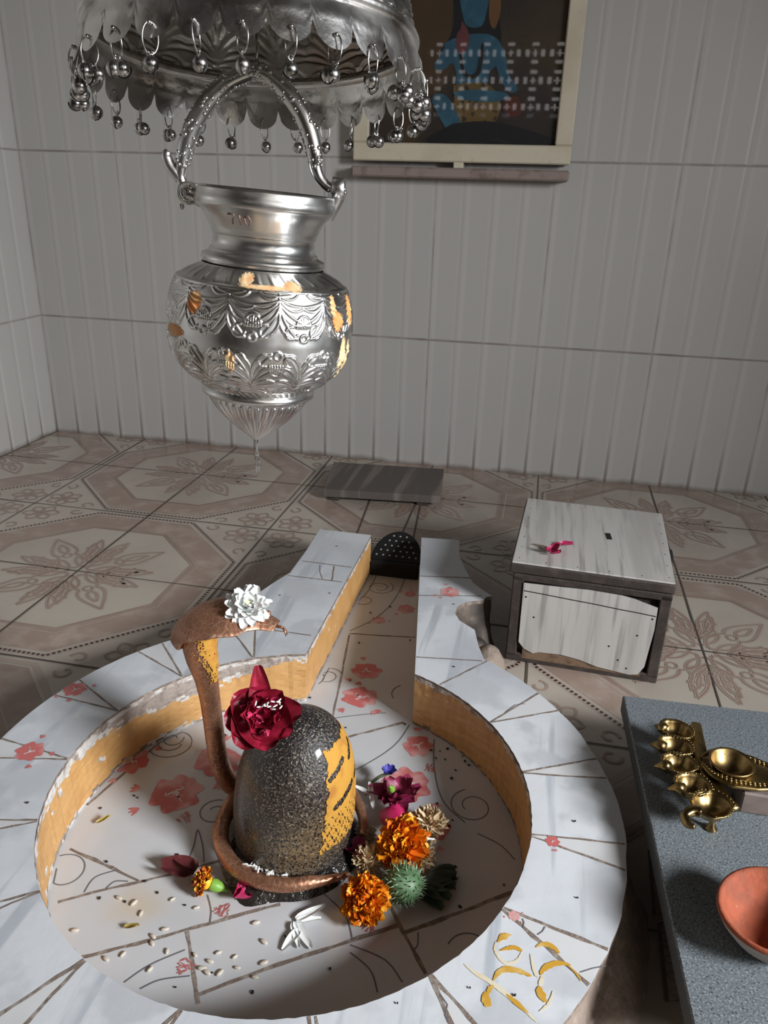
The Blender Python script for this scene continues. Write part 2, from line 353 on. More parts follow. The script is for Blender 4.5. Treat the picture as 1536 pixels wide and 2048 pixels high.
# front wall behind the photographer, pierced by a lattice of blocks
jx0, jz0, jb, jn, jm = -.86, 1.17, .145, 6, 3
jx1, jz1 = jx0+jb*jn, jz0+jb*jm
w = MB()
for (a, b, c, d) in ((WL, jx0, -.02, HC), (jx1, WR, -.02, HC), (jx0, jx1, -.02, jz0), (jx0, jx1, jz1, HC)):
    w.add([(a, WF, c), (b, WF, c), (b, WF, d), (a, WF, d)], [(0, 3, 2, 1)], 0, False)
struct(w.build('wall_front', M_unlit))
M_brick = mat('lattice_block', (.40, .24, .18), .8, layers=[('noise', 30, (.3, .17, .13), .4, .7)])
w = MB()
for i in range(jn):
    for k in range(jm):
        x, z = jx0+(i+.5)*jb, jz0+(k+.5)*jb
        for s_ in (-1, 1):
            w.box((x+s_*.066, WF-.03, z), (.013, .06, jb)); w.box((x, WF-.03, z+s_*.066), (jb, .06, .013))
            w.box((x+s_*.041, WF-.03, z+.041), (.038, .06, .038)); w.box((x+s_*.041, WF-.03, z-.041), (.038, .06, .038))
            w.box((x+s_*.018, WF-.03, z+s_*.018), (.022, .06, .022)); w.box((x-s_*.018, WF-.03, z+s_*.018), (.022, .06, .022))
            w.box((x+s_*.028, WF-.03, z), (.010, .06, .06)); w.box((x, WF-.03, z+s_*.028), (.06, .06, .010))
struct(w.build('window_2', M_brick))

# ------------------------------------------------------------------ floor: printed tiles, one mesh
F = MB()
F.add([(WL-.05, WF, 0), (WR, WF, 0), (WR, WY+.02, 0), (WL-.05, WY+.02, 0)], [(0, 1, 2, 3)], 0, False)
MC, MBN, ML, MLT, MD, MJ = range(6)
def octo(c, a, v): # apothem, half edge
    return [(c[0]+x, c[1]+y) for x, y in ((a, v), (v, a), (-v, a), (-a, v), (-a, -v), (-v, -a), (v, -a), (a, -v))]
def ringpoly(o, i, z, m):
    n = len(o); F.add([(*p, z) for p in o]+[(*p, z) for p in i], [(k, (k+1) % n, n+(k+1) % n, n+k) for k in range(n)], m, False)
def inb(p): return -1.5 < p[0] < 1.2 and .3 < p[1] < WY
def stroke(pts, w=.0032, z=.0008, m=ML, halo=True):
    if not any(inb(p) for p in pts): return
    if halo: F.ribbon(pts, w*2.4, z-.0002, MLT)
    F.ribbon(pts, w, z, m)
def motif(c):
    """four fleur clusters, one per tile quarter, each mirrored on its diagonal"""
    for q in range(4):
        a = PI/4+q*PI/2
        for sg in (1, -1):
            def T(p): # along the diagonal, across
                x, y = p[0], p[1]*sg; return (c[0]+x*math.cos(a)-y*math.sin(a), c[1]+x*math.sin(a)+y*math.cos(a))
            for cv in (((.018, .0), (.035, .030), (.065, .030), (.085, .016)), ((.085, .016), (.105, .034), (.13, .022), (.178, .0)), ((.098, .0), (.108, .012), (.125, .010), (.145, .0)),
                       ((.052, .026), (.055, .058), (.082, .078), (.128, .082)), ((.128, .082), (.112, .066), (.100, .060), (.102, .044)), ((.102, .044), (.092, .050), (.080, .040), (.074, .026)),
                       ((.034, .026), (.022, .060), (.036, .090), (.066, .118)), ((.066, .118), (.064, .098), (.060, .088), (.068, .076)), ((.068, .076), (.054, .074), (.048, .055), (.050, .036)),
                       ((.016, .012), (.004, .036), (.006, .058), (.020, .072)), ((.020, .072), (.022, .056), (.024, .045), (.030, .036)), ((.062, .034), (.072, .050), (.085, .058), (.104, .066)), ((.036, .040), (.038, .062), (.046, .080), (.056, .094))):
                stroke([T(p) for p in bez(*[(*v, 0) for v in cv], n=9)])
        # little bud
        cc = (c[0]+.085*math.cos(a), c[1]+.085*math.sin(a))
        stroke([(cc[0]+.009*math.cos(t), cc[1]+.009*math.sin(t)) for t in np.linspace(0, 2*PI, 11)], .0025)
def corner(c):
    """four small rosettes round a block corner"""
    for q in range(4):
        a = q*PI/2+PI/4; o = (c[0]+.068*math.cos(a), c[1]+.068*math.sin(a))
        for k in range(6):
            b = a+k*PI/3; tip = (o[0]+.042*math.cos(b), o[1]+.042*math.sin(b))
            for sg in (1, -1):
                p1 = (o[0]+.022*math.cos(b+sg*.9), o[1]+.022*math.sin(b+sg*.9), 0); p2 = (o[0]+.036*math.cos(b+sg*.5), o[1]+.036*math.sin(b+sg*.5), 0)
                stroke([(v.x, v.y) for v in bez((*o, 0), p1, p2, (*tip, 0), 7)], .0024)
    for q in range(4): # curls along the joints
        a = q*PI/2; o = (c[0]+.125*math.cos(a), c[1]+.125*math.sin(a))
        for sg in (1, -1):
            oo = (o[0]-sg*.022*math.sin(a), o[1]+sg*.022*math.cos(a))
            stroke([(oo[0]+.015*(1-t*.5)*math.cos(a+sg*(t*5)), oo[1]+.015*(1-t*.5)*math.sin(a+sg*(t*5))) for t in np.linspace(0, 1, 12)], .0024)
for i in range(-1, 4):
    for j in range(-1, 3):
        c = (-.867+.6*i, 1.24+.6*j)
        if c[0] > 1.4 or c[1] > 2.2 or c[1] < .3: pass
        ringpoly(octo(c, .276, .114), octo(c, .212, .088), .0003, MBN)
        ringpoly(octo(c, .292, .121), octo(c, .281, .1164), .0003, MLT)
        ringpoly(octo(c, .208, .0862), octo(c, .2035, .0843), .0004, ML)
        ringpoly(octo(c, .2115, .0876), octo(c, .2095, .0868), .0005, ML)
        ringpoly(octo(c, .222, .092), octo(c, .2195, .091), .0006, MLT)
        if i <= 2 and 0 <= j <= 1:
            oc = octo(c, .2865, .1187)
            for k in range(8):
                a, b = Vector(oc[k]), Vector(oc[(k+1) % 8]); n = int((b-a).length/.0085); d = (b-a).normalized(); nn = Vector((-d.y, d.x))
                for t in range(n):
                    o = a+(b-a)*((t+.5)/n)
                    if inb(o): F.add([(*(o+d*sx*.0026+nn*sy*.0028), .0006) for sx, sy in ((-1, -1), (1, -1), (1, 1), (-1, 1))], [(0, 1, 2, 3)], MD, False)
            motif(c)
        corner((c[0]+.3, c[1]+.3))
for i in range(-3, 9):
    x = -.867+.3*i; F.ribbon([(x+random.uniform(-.001, .001), y) for y in np.linspace(WF, WY, 24)], [random.uniform(.0022, .0042) for _ in range(24)], .0012, MJ)
for j in range(-6, 3):
    y = 1.24+.3*j; F.ribbon([(x, y+random.uniform(-.001, .001)) for x in np.linspace(WL, WR, 24)], [random.uniform(.0022, .0042) for _ in range(24)], .0012, MJ)
for x0 in (-.365, -.235): F.ribbon([(x0-.02, 1.80), (x0, 1.55), (x0+.01, 1.40)], .004, .0012, MJ)
# border tile beside the stone table
for px4 in (((1298, 1703), (1326, 1696), (1343, 1830), (1308, 1830)), ((1318, 1850), (1339, 1842), (1372, 2000), (1334, 2005))):
    q = [P(*p) for p in px4]; F.ribbon([(v.x, v.y) for v in q], .0035, .0014, MJ, closed=True)
    for k in range(5):
        t = (k+.5)/5; a = q[0].lerp(q[3], t); b = q[1].lerp(q[2], t); mid = (a+b)/2
        stroke([(mid.x+.008*math.cos(s)*(.4+.1*s), mid.y+.006*math.sin(s)*(.4+.1*s)) for s in np.linspace(0, 6, 14)], .0016, .0014, ML, False)
struct(F.build('floor', [M_cream, M_brown, M_line, M_lite, M_dot, M_joint]))

# ------------------------------------------------------------------ shrine basin with spout
BC = (-.228, .668); RO, RI, ZT = .372, .2732, .088
def onR(a, r, c=BC): return (c[0]+r*math.cos(R(a)), c[1]+r*math.sin(R(a)))
def lin(a, b, n): return [(a[0]+(b[0]-a[0])*t/n, a[1]+(b[1]-a[1])*t/n) for t in range(n)]
ia = [onR(a, RI+random.uniform(-.0005, .0005)) for a in np.linspace(68.3, 103.8-360, 240)]
inner = lin((-.193, 1.394), ia[0], 50)+ia+lin(ia[-1], (-.293, 1.379), 50)[1:]+[(-.293, 1.379)]
NI0, NI1 = 50, 50+240
outer_l = [(-.40, 1.381), (-.397, 1.28), (-.398, 1.18), (-.413, 1.137), (-.436, 1.06), (-.466, .985)]
ring_out = []
for a in np.linspace(136.6, 418.5, 120):
    j = .0015 if 285 < a < 400 else .0004
    ring_out.append(onR(a, RO+random.uniform(-j, j)))
bite = [(-.045, 1.02), (-.055, 1.065), (-.066, 1.074), (-.082, 1.088), (-.092, 1.11), (-.090, 1.132), (-.078, 1.15), (-.066, 1.158), (-.05, 1.165), (-.046, 1.178), (-.036, 1.184), (-.055, 1.203), (-.074, 1.226), (-.094, 1.28), (-.110, 1.33), (-.118, 1.402)]
outer = outer_l+ring_out+bite
basin = thing('shrine_basin', 'round white tiled floor basin with a long spout, ochre inner walls and printed flowers', 'shrine basin', (BC[0], BC[1], 0))
rim = MB()
rim.poly([(*p, ZT) for p in inner+outer], 0)
n = len(outer); rim.add([(*p, ZT) for p in outer]+[(*p, ZT-.006) for p in outer], [(k, n+k, n+k+1, k+1) for k in range(n-1)], 2, False)
n = len(inner); rim.add([(*p, ZT) for p in inner]+[(*p, ZT-.005) for p in inner], [(k, n+k, n+k+1, k+1) for k in range(n-1)], 2, False)
def wpt(p, z=ZT): v = P(*p, z); return Vector((v.x, v.y))
def hitR(p, d, r): # where the line from p along d meets the circle of radius r
    o = p-Vector(BC); b = o.dot(d); c = o.dot(o)-r*r; t = -b+math.sqrt(max(b*b-c, 0)); return p+d*t
BL = [((875, 1373), (967, 1326)), ((992, 1441), (1076, 1387)), ((986, 1443), (1100, 1424)), ((1055, 1543), (1205, 1515)), ((1055, 1546), (1217, 1557)),
      ((1071, 1670), (1258, 1689)), ((1073, 1675), (1258, 1743)), ((1014, 1820), (1212, 1898)), ((1014, 1824), (1184, 1974)), ((860, 1948), (950, 2048)),
      ((862, 1952), (903, 2048)), ((629, 2020), (634, 2048)), ((617, 2022), (620, 2048)), ((369, 2010), (342, 2048)), ((366, 2010), (325, 2048)), ((162, 1928), (50, 2048)), ((160, 1927), (0, 2031)),
      ((59, 1792), (0, 1817)), ((58, 1790), (0, 1805)), ((55, 1643), (0, 1642)), ((55, 1646), (0, 1657)), ((120, 1515), (0, 1476)), ((120, 1517), (0, 1516)), ((234, 1421), (109, 1390)), ((234, 1421), (161, 1362)), ((367, 1356), (306, 1320)), ((367, 1356), (345, 1320)),
      ((508, 1323), (469, 1268)), ((510, 1323), (511, 1268))]
lines = []
for a, b in BL:
    A, B = wpt(a), wpt(b); d = (B-A).normalized(); o = hitR(A, d, RO-.001)
    ii = Vector(BC)+(A-Vector(BC)).normalized()*(RI+.0005); lines.append((ii, o))
def arc(p, q, r, n=6):
    a0 = math.atan2(p.y-BC[1], p.x-BC[0]); a1 = math.atan2(q.y-BC[1], q.x-BC[0]); d = (a1-a0+PI) % (2*PI)-PI
    return [(BC[0]+r*math.cos(a0+d*t/n), BC[1]+r*math.sin(a0+d*t/n)) for t in range(n+1)]
for k0, k1 in ((1, 2), (3, 4), (5, 6), (7, 8), (9, 10), (15, 16), (19, 20), (21, 22), (23, 24), (25, 26), (27, 28)): # thin filler wedges
    (i0, o0), (i1, o1) = lines[k0], lines[k1]
    oa = arc(o0, o1, RO-.0015); rim.poly([(i0.x, i0.y, ZT+.0001)]+[(*p, ZT+.0001) for p in oa]+[(i1.x, i1.y, ZT+.0001)], 1)
for i, (a, b) in enumerate(lines):
    n = 9; pts = [a.lerp(b, t/(n-1))+Vector((random.uniform(-.0005, .0005), random.uniform(-.0005, .0005))) for t in range(n)]
    rim.ribbon(pts, [random.uniform(.0016, .0034)*(1.5 if i in (9, 10, 15, 16, 7, 8) else 1) for _ in range(n)], ZT+.0002, 2)
for a, b in (((605, 1122), (703, 1135)), ((576, 1151), (684, 1164)), ((535, 1259), (622, 1271)), ((840, 1152), (943, 1156)), ((838, 1191), (962, 1192)), ((832, 1314), (965, 1322)), ((668, 1132), (664, 1161))):
    A, B = wpt(a), wpt(b); rim.ribbon([A.lerp(B, t/6)+Vector((random.uniform(-.0004, .0004), random.uniform(-.0004, .0004))) for t in range(7)], .0026, ZT+.0002, 2)
# printed flowers on the filler pieces
def blossom(mb, c, r, z, mr, ml, seed, rot=0., sq=1.):
    rr = random.Random(seed); ph = [rr.uniform(0, 6) for _ in range(3)]
    pts = []
    for t in np.linspace(0, 2*PI, 49)[:-1]:
        q = r*(.78+.20*abs(math.sin(3*t+ph[0]))+.06*math.sin(9*t+ph[1])); pts.append((c[0]+q*math.cos(t+rot), c[1]+q*sq*math.sin(t+rot), z))
    mb.poly(pts, mr)
    for k in range(3):
        a = rot+ph[2]+k*2.1; r1 = rr.uniform(.35, .5)*r
        st = [(c[0]+r1*(t-.2)*math.cos(a)+.12*r*math.sin(9*t)*math.sin(a), c[1]+sq*(r1*(t-.2)*math.sin(a)+.12*r*math.sin(9*t)*math.cos(a))) for t in np.linspace(0, 1.2, 9)]
        mb.ribbon(st, r*.09, z+.0002, ml, taper=True)
    for k in range(3): # loose petals
        a = rr.uniform(0, 6.28); o = (c[0]+1.35*r*math.cos(a), c[1]+1.35*r*sq*math.sin(a))
        for q in range(3):
            b = a+(q-1)*.5; mb.ribbon([(o[0]+r*.4*t*math.cos(b), o[1]+r*.4*t*math.sin(b)) for t in np.linspace(0, 1, 5)], r*.13, z, mr, taper=True)
for (p, r, s_) in (((150, 1379), .016, 1), ((900, 1184), .018, 2), ((60, 1503), .018, 3), ((1105, 1683), .008, 4), ((1028, 1832), .006, 9)):
    blossom(rim, wpt(p), r, ZT+.0004, 3, 4, s_)
for pts in (((1045, 1838), (1048, 1845), (1046, 1856)), ((1090, 1854), (1085, 1863), (1075, 1870)), ((880, 1988), (895, 2010), (890, 2030), (897, 2046)), ((1160, 1945), (1185, 1937), (1212, 1932)), ((1010, 1425), (1030, 1410), (1050, 1408)), ((640, 1130), (640, 1145), (645, 1158))):
    rim.ribbon([wpt(p) for p in pts], .0011, ZT+.0004, 5)
rim_o = rim.build('rim', [M_rim, M_fill, M_grout, M_red, M_redl, M_gline], basin)
# painted sign on the rim
sg = MB()
M_sign = mat('turmeric_paint', (.60, .32, .035), .6, layers=[('noise', 60, (.68, .46, .15), .5, .72, 4)])
M_sign_l = mat('turmeric_smear', (.74, .66, .5), .5, layers=[('noise', 45, (.74, .56, .3), .5, .7, 4)])
def crp(p): return (700+p[0]*.3906, 1640+p[1]*.3906)
for pts, w_, mi in ((((735, 820), (760, 785), (800, 768), (850, 772), (900, 790), (930, 805)), .0062, 0), (((712, 870), (700, 905), (705, 935), (725, 955)), .0085, 0), (((735, 850), (715, 865), (708, 890)), .004, 0),
                (((980, 800), (990, 770), (1030, 745), (1080, 735), (1130, 745)), .0058, 0), (((975, 850), (972, 880), (985, 910), (1000, 932)), .0075, 0), (((985, 800), (978, 830), (972, 850)), .004, 1),
                (((755, 630), (775, 605), (800, 592), (825, 588)), .006, 0), (((745, 625), (740, 665), (765, 710), (800, 735), (840, 728), (865, 705), (880, 665)), .0035, 1), (((765, 675), (800, 660), (840, 655), (870, 665), (880, 675)), .0045, 0),
                (((950, 655), (975, 640), (1010, 640), (1050, 660), (1080, 700)), .0055, 0), (((925, 680), (935, 730), (950, 790), (965, 810)), .0035, 1),
                (((590, 740), (640, 780), (720, 830), (800, 890), (880, 960), (960, 1035)), .0055, 1), (((800, 890), (840, 925), (880, 960), (930, 1010)), .005, 0), (((1110, 740), (1160, 790), (1185, 830)), .002, 0), (((1040, 880), (1020, 940), (970, 985)), .003, 1)):
    q = smooth_path([(*wpt(crp(p)), 0) for p in pts], 5)
    for rep_ in range(4): # a few brush hairs per stroke
        ox, oy = random.uniform(-.15, .15)*w_, random.uniform(-.15, .15)*w_; a_, b_ = random.randint(0, 3), len(q)-random.randint(0, 3)
        sg.ribbon([(v.x+ox+random.uniform(-.0003, .0003), v.y+oy+random.uniform(-.0003, .0003)) for v in q[a_:b_]], [w_*random.uniform(.6, .95) for _ in q[a_:b_]], ZT+.00045+.00015*(mi == 0 and rep_ < 3), mi, taper=True)
o = sg.build('painted_sign', [M_sign, M_sign_l], basin); o['label'] = 'yellow brushed sign on a rim tile'
# inner walls: ochre with a chipped crumbly top edge
iw = MB(); rows = []; K = 26
N = len(inner)
def n3(i, k, sd=0): return math.sin(i*.31+sd)*math.cos(k*.9+i*.13+sd)*.5+math.sin(i*.83+k*1.7+sd*2)*.3+math.sin(i*1.9-k*2.3+sd)*.25
for k in range(K):
    z = ZT-.003-(ZT-.003)*k/(K-1); row = []
    for i, p in enumerate(inner):
        d = Vector(p)-Vector(BC)
        q = Vector(p)-(d.normalized()*(random.uniform(0, .0009)+.0016*k/(K-1)+.0008*n3(i, k, 4)) if NI0 < i < NI1 else Vector((0, 0))); row.append((q.x, q.y, z))
    rows.append(row)
for k in range(K-1):
    for i in range(N-1):
        mid = (Vector(inner[i])+Vector(inner[i+1]))/2-Vector(BC); a = math.degrees(math.atan2(mid.y, mid.x)) % 360
        inring = NI0 <= i < NI1
        big = max(0, 1-abs(a-142)/34) if inring else 0
        left = inring and 85 < a < 240
        dep = (3.2+7*big if left else (1.2 if inring else 1.8))+2.6*n3(i, k, 1)*(1 if left else .6)
        ti = 1 if k < dep else 0
        if big > .15 and ti and k > 1.5 and k < dep-1.5: ti = 3
        bot = (2.2 if left else 1.6)+1.6*n3(i, k, 7)
        if K-2-k < bot: ti = 1 if (left and n3(i, k, 9) > -.1) else 2
        if ti == 0 and left and 170 < a < 235 and n3(i*.7, k*.35, 3) > .74: ti = 1
        iw.add([rows[k][i], rows[k+1][i], rows[k+1][i+1], rows[k][i+1]], [(0, 1, 2, 3)], ti, True)
o = iw.build('inner_wall', [M_ochre, M_chip, M_grout, M_bare], basin); o['label'] = 'ochre painted inner wall with chipped white top edge'
# outer walls
ow = MB(); rows = []
for k in range(7):
    t = k/6; z = (ZT-.004)*(1-t); row = []
    for i, p in enumerate(outer):
        d = Vector(p)-Vector(BC); a = math.degrees(math.atan2(d.y, d.x)) % 360
        fl = .006+.03*max(0, min(1, (a-290)/30))*(1 if a > 270 else 0)
        if i >= len(outer_l)+len(ring_out)-12: fl = .03
        if i >= len(outer)-6: fl = .004
        prev, nxt = Vector(outer[max(i-1, 0)]), Vector(outer[min(i+1, len(outer)-1)]); tn = (nxt-prev).normalized(); nn = Vector((tn.y, -tn.x))
        q = Vector(p)+nn*(fl*t**1.6-.002*(1-t)+random.uniform(-.0015, .0015)*(k > 0)); row.append((q.x, q.y, z))
    rows.append(row)
ow.grid(rows, 0, True)
ow.sphere((-.03, 1.06, .0), (.032, .05, .062), 0, 18, 10); ow.sphere((-.055, 1.115, .0), (.03, .05, .035), 0, 16, 8)
ow.add([(-.193, 1.394, 0), (-.118, 1.402, 0), (-.118, 1.402, ZT-.004), (-.193, 1.394, ZT-.004)], [(0, 1, 2, 3)]); ow.add([(-.40, 1.381, 0), (-.293, 1.379, 0), (-.293, 1.379, ZT-.004), (-.40, 1.381, ZT-.004)], [(0, 1, 2, 3)])
o = ow.build('outer_wall', M_plaster, basin); o['label'] = 'rough brown plaster outer wall, broken beside the spout'
# basin floor
bf = MB(); ZB = .003
bf.poly([(p[0], p[1], ZB) for p in inner], 0)
def w0(p): v = P(*p, ZB); return Vector((v.x, v.y))
def cl(pts): # keep strokes inside the basin
    out = []
    for p in pts:
        d = (Vector(p)-Vector(BC)).length
        if d < RI-.004 or (-.288 < p[0] < -.16 and p[1] > .8): out.append(p)
    return out
for pts, w_ in ((((155, 1917), (300, 1880), (456, 1837), (560, 1808)), .0042), (((394, 1990), (560, 1928), (700, 1882), (796, 1851)), .005), (((807, 1867), (900, 1832), (1024, 1785)), .005), (((374, 1862), (385, 1930), (396, 2008)), .0045),
                (((700, 1690), (778, 1808), (852, 1949)), .0045), (((108, 1684), (190, 1720), (278, 1762)), .0045), (((94, 1809), (200, 1782), (337, 1750), (440, 1722)), .004), (((153, 1628), (250, 1545), (359, 1451)), .004),
                (((699, 1270), (685, 1340), (666, 1430), (655, 1480)), .0035), (((684, 1266), (760, 1271), (832, 1275)), .0035), (((680, 1478), (750, 1460), (822, 1441)), .0045), (((690, 1140), (700, 1270)), .0), ):
    if not w_: continue
    q = [w0(p) for p in pts]; qq = [q[0].lerp(q[1], t) for t in (0, .33, .66)]
    full = []
    for i in range(len(q)-1): full += [q[i].lerp(q[i+1], t/5) for t in range(5)]
    full.append(q[-1]); full = cl([(v.x+random.uniform(-.0005, .0005), v.y+random.uniform(-.0005, .0005)) for v in full])
    if len(full) > 1: bf.ribbon(full, [random.uniform(.6, 1.2)*w_ for _ in full], ZB+.0001, 1)
def wline(pts, w_=.0016, m=2):
    q = smooth_path([(*w0(p), 0) for p in pts], 6); q = cl([(v.x, v.y) for v in q])
    if len(q) > 1: bf.ribbon(q, w_, ZB+.0003, m)
def spiral(p, r0, turns, a0, sg=1, sq=1.):
    c = w0(p); q = [(c.x+r0*(1-.62*t)*math.cos(a0+sg*turns*2*PI*t), c.y+sq*r0*(1-.62*t)*math.sin(a0+sg*turns*2*PI*t)) for t in np.linspace(0, 1, 30)]
    q = cl(q)
    if len(q) > 1: bf.ribbon(q, .0015, ZB+.0003, 2)
for a in (((128, 1745), .030, 1.1, 3.5, -1), ((345, 1485), .036, 1.6, 2.5, 1), ((655, 1352), .024, 1.4, .5, 1), ((620, 1352), .030, .8, 4.5, 1), ((815, 1390), .028, 1.5, 1.5, 1), ((945, 1612), .030, 1.3, 2., 1), ((945, 1905), .026, .8, 3., -1), ((760, 1175), .028, 1.5, 1., -1), ((728, 1200), .022, 1.3, 2., 1), ((430, 1625), .022, 1.2, 1.5, 1), ((345, 1478), .016, 1., .5, -1)):
    spiral(*a)
for a in (((168, 1785), (190, 1755), (235, 1740)), ((212, 1777), (230, 1763), (256, 1763)), ((375, 1725), (388, 1690), (395, 1660), (405, 1690), (408, 1725)), ((248, 1965), (300, 1930), (370, 1900)), ((280, 1978), (320, 1960), (380, 1952)),
          ((869, 1461), (868, 1530), (885, 1600), (930, 1645)), ((655, 1565), (730, 1530), (790, 1490), (822, 1445)), ((430, 1755), (460, 1778), (472, 1800)), ((415, 1790), (422, 1820), (420, 1845)),
          ((646, 1786), (690, 1830), (705, 1880)), ((700, 1905), (740, 1940), (755, 1985)), ((700, 1890), (770, 1920), (805, 1965)), ((955, 1667), (1000, 1690), (1030, 1720)), ((836, 1865), (835, 1890), (825, 1902)), ((640, 1440), (740, 1428), (822, 1424)),
          ((830, 1100), (800, 1180), (760, 1230), (700, 1262)), ((690, 1215), (730, 1190), (755, 1140), (740, 1110))):
    wline(a)
for (p, r, s_, sq) in (((352, 1587), .035, 11, 1.), ((436, 1522), .034, 12, .9), ((262, 1522), .026, 13, 1.), ((733, 1342), .026, 14, .9), ((720, 1394), .030, 15, .9), ((757, 1240), .013, 16, 1.), ((812, 1218), .017, 17, 1.), ((820, 1188), .012, 18, 1.), ((836, 1492), .022, 19, 1.1), ((812, 1570), .034, 20, 1.), ((868, 1655), .022, 21, 1.)):
    c = w0(p); blossom(bf, (c.x, c.y), r, ZB+.0003, 3, 4, s_, sq=sq)
rr = random.Random(3)
for (p, a0) in (((442, 1828), 1.4), ((362, 1930), .1), ((735, 1858), 1.4), ((300, 1480), .6), ((365, 1632), -.5), ((855, 1540), 1.4)):
    c = w0(p)
    for k in range(9):
        x0 = rr.uniform(-.009, .009); l = .02*(1-abs(x0)/.012)
        st = [(c.x+x0*math.sin(a0)+t*l*math.cos(a0)+.0014*math.sin(t*7+k)*math.sin(a0), c.y-x0*math.cos(a0)+t*l*math.sin(a0)+.0014*math.sin(t*7+k)*math.cos(a0)) for t in np.linspace(-.2, .8, 9)]
        st = cl(st)
        if len(st) > 1: bf.ribbon(st, .0009, ZB+.0005, 5)
o = bf.build('basin_floor', [M_tile, M_grout, M_gline, M_red, M_redl, M_redd], basin); o['label'] = 'white glazed basin floor printed with red flowers and vines'

# ------------------------------------------------------------------ drain grate at the spout end
gp = (-.245, 1.385, .004)
g = thing('drain_grate', 'dark perforated metal drain cover at the far end of the spout', 'drain cover', gp)
gm = MB(); dk = MB()
Mg = Matrix.Translation((-.243, 1.384, .034))@Matrix.Rotation(R(30), 4, 'X')
pts = [Vector((.052*math.cos(a), .075*math.sin(a), 0)) for a in np.linspace(0, PI, 22)]
gm.add(pts+[p+Vector((0, 0, -.003)) for p in pts], [tuple(range(22)), tuple(range(43, 21, -1))]+[(i, i+22, (i+1) % 22+22, (i+1) % 22) for i in range(22)], 0, False, Mg)
for i in range(-3, 4):
    for j in range(5):
        x, y = i*.0135+(.0067 if j % 2 else 0), .012+j*.0125
        if (x/.047)**2+(y/.068)**2 < 1:
            gm.add([(x+.0022*math.cos(t), y+.0022*math.sin(t), .0004) for t in np.linspace(0, 2*PI, 9)[:-1]], [tuple(range(8))], 1, False, Mg)
M_hole = mat('grate_hole', (.36, .33, .3), .6)
gm.build('perforated_plate', [M_iron, M_hole], g)
dk.box((-.243, 1.380, .018), (.098, .02, .030), 0, bev=.002)  # black block stands in for the shade in the void under the plate
dk.build('void_shade', M_black, g)

# ------------------------------------------------------------------ stone lingam
LC = Vector((-.228, .668, 0))
LP = [(.0665, .004), (.0685, .02), (.0700, .05), (.0695, .08), (.0672, .105), (.0625, .13), (.0550, .150), (.0440, .168), (.0300, .181), (.0150, .1885), (.0002, .191)]
lz = np.array([p[1] for p in LP]); lr = np.array([p[0] for p in LP])
def lsurf(a, t, off=0.): # t runs along the profile 0..1
    s = t*(len(LP)-1); i = min(int(s), len(LP)-2); k = s-i
    p0, p1, p2, p3 = LP[max(i-1, 0)], LP[i], LP[i+1], LP[min(i+2, len(LP)-1)]
    f = lambda q: .5*((2*p1[q])+(p2[q]-p0[q])*k+(2*p0[q]-5*p1[q]+4*p2[q]-p3[q])*k*k+(3*p1[q]-p0[q]-3*p2[q]+p3[q])*k**3)
    r, z = max(f(0), .0001)+off, f(1)+(off if t > .7 else 0)
    lean = .012*(z/.19)**1.5
    return Vector((LC.x+r*math.cos(a)+lean, LC.y+r*math.sin(a), z))
lg = thing('stone_lingam', 'speckled black rounded stone standing in the basin, yellow paste on its right side', 'sacred stone', LC)
b = MB(); b.grid([[lsurf(2*PI*j/64, i/50) for j in range(64)] for i in range(51)], 0, True, True)
b.build('stone_body', M_stone, lg)
b = MB() # oily crust at the foot
rows = []
for k in range(7):
    t = k/6; rows.append([(LC.x+(.062+.023*t+.004*math.sin(3*a+1)*t+.003*math.sin(7*a)*t)*math.cos(a), LC.y-.002*t+(.062+.024*t+.004*math.sin(3*a+1)*t+.004*math.sin(5*a)*t+(.012*math.exp(-((a-4.45)/.25)**2))*t)*math.sin(a), .018*(1-t**2)+.003) for a in np.linspace(0, 2*PI, 73)[:-1]])
b.grid(rows, 0, True, True, flip=True); b.build('oily_crust', M_soot, lg)
def nz2(x, y, s=0): return math.sin(x*12.9+s)*math.cos(y*11.3+s*1.7)*.5+math.sin(x*31+y*17+s)*.3+math.sin(x*67-y*53+s*2)*.2
b = MB(); NA, NT = 100, 110; a0, a1, t0, t1 = R(-58), R(45), .16, .70
G = [[lsurf(a0+(a1-a0)*i/NA, t0+(t1-t0)*j/NT, .0009) for i in range(NA+1)] for j in range(NT+1)]
fs = []
for j in range(NT):
    for i in range(NA):
        x, y = i/NA, j/NT
        edge = min((x-.08-.12*y)*2.2, (.97-x)*3, (y-.06)*2.5, (.98-y)*2.5)+.07*nz2(x*2, y*2)
        hole = False
        for (u0, v0, u1, v1) in ((.2, .70, .42, .80), (.24, .42, .5, .50), (.55, .74, .72, .84), (.60, .50, .78, .57)):
            tt = max(0, min(1, ((x-u0)*(u1-u0)+(y-v0)*(v1-v0))/((u1-u0)**2+(v1-v0)**2))); d = math.hypot(x-u0-tt*(u1-u0), y-v0-tt*(v1-v0))
            if d < .028+.01*nz2(x*5, y*5, 3): hole = True
        if y < .35 and nz2(x*6, y*6, 5) > .12+y: hole = True
        if edge > 0 and not hole: q = j*(NA+1)+i; fs.append((q, q+1, q+NA+2, q+NA+1))
b.add([v for r in G for v in r], fs, 0, True)
o = b.build('paste_mark', M_paste, lg); o['label'] = 'yellow sandal paste strokes'

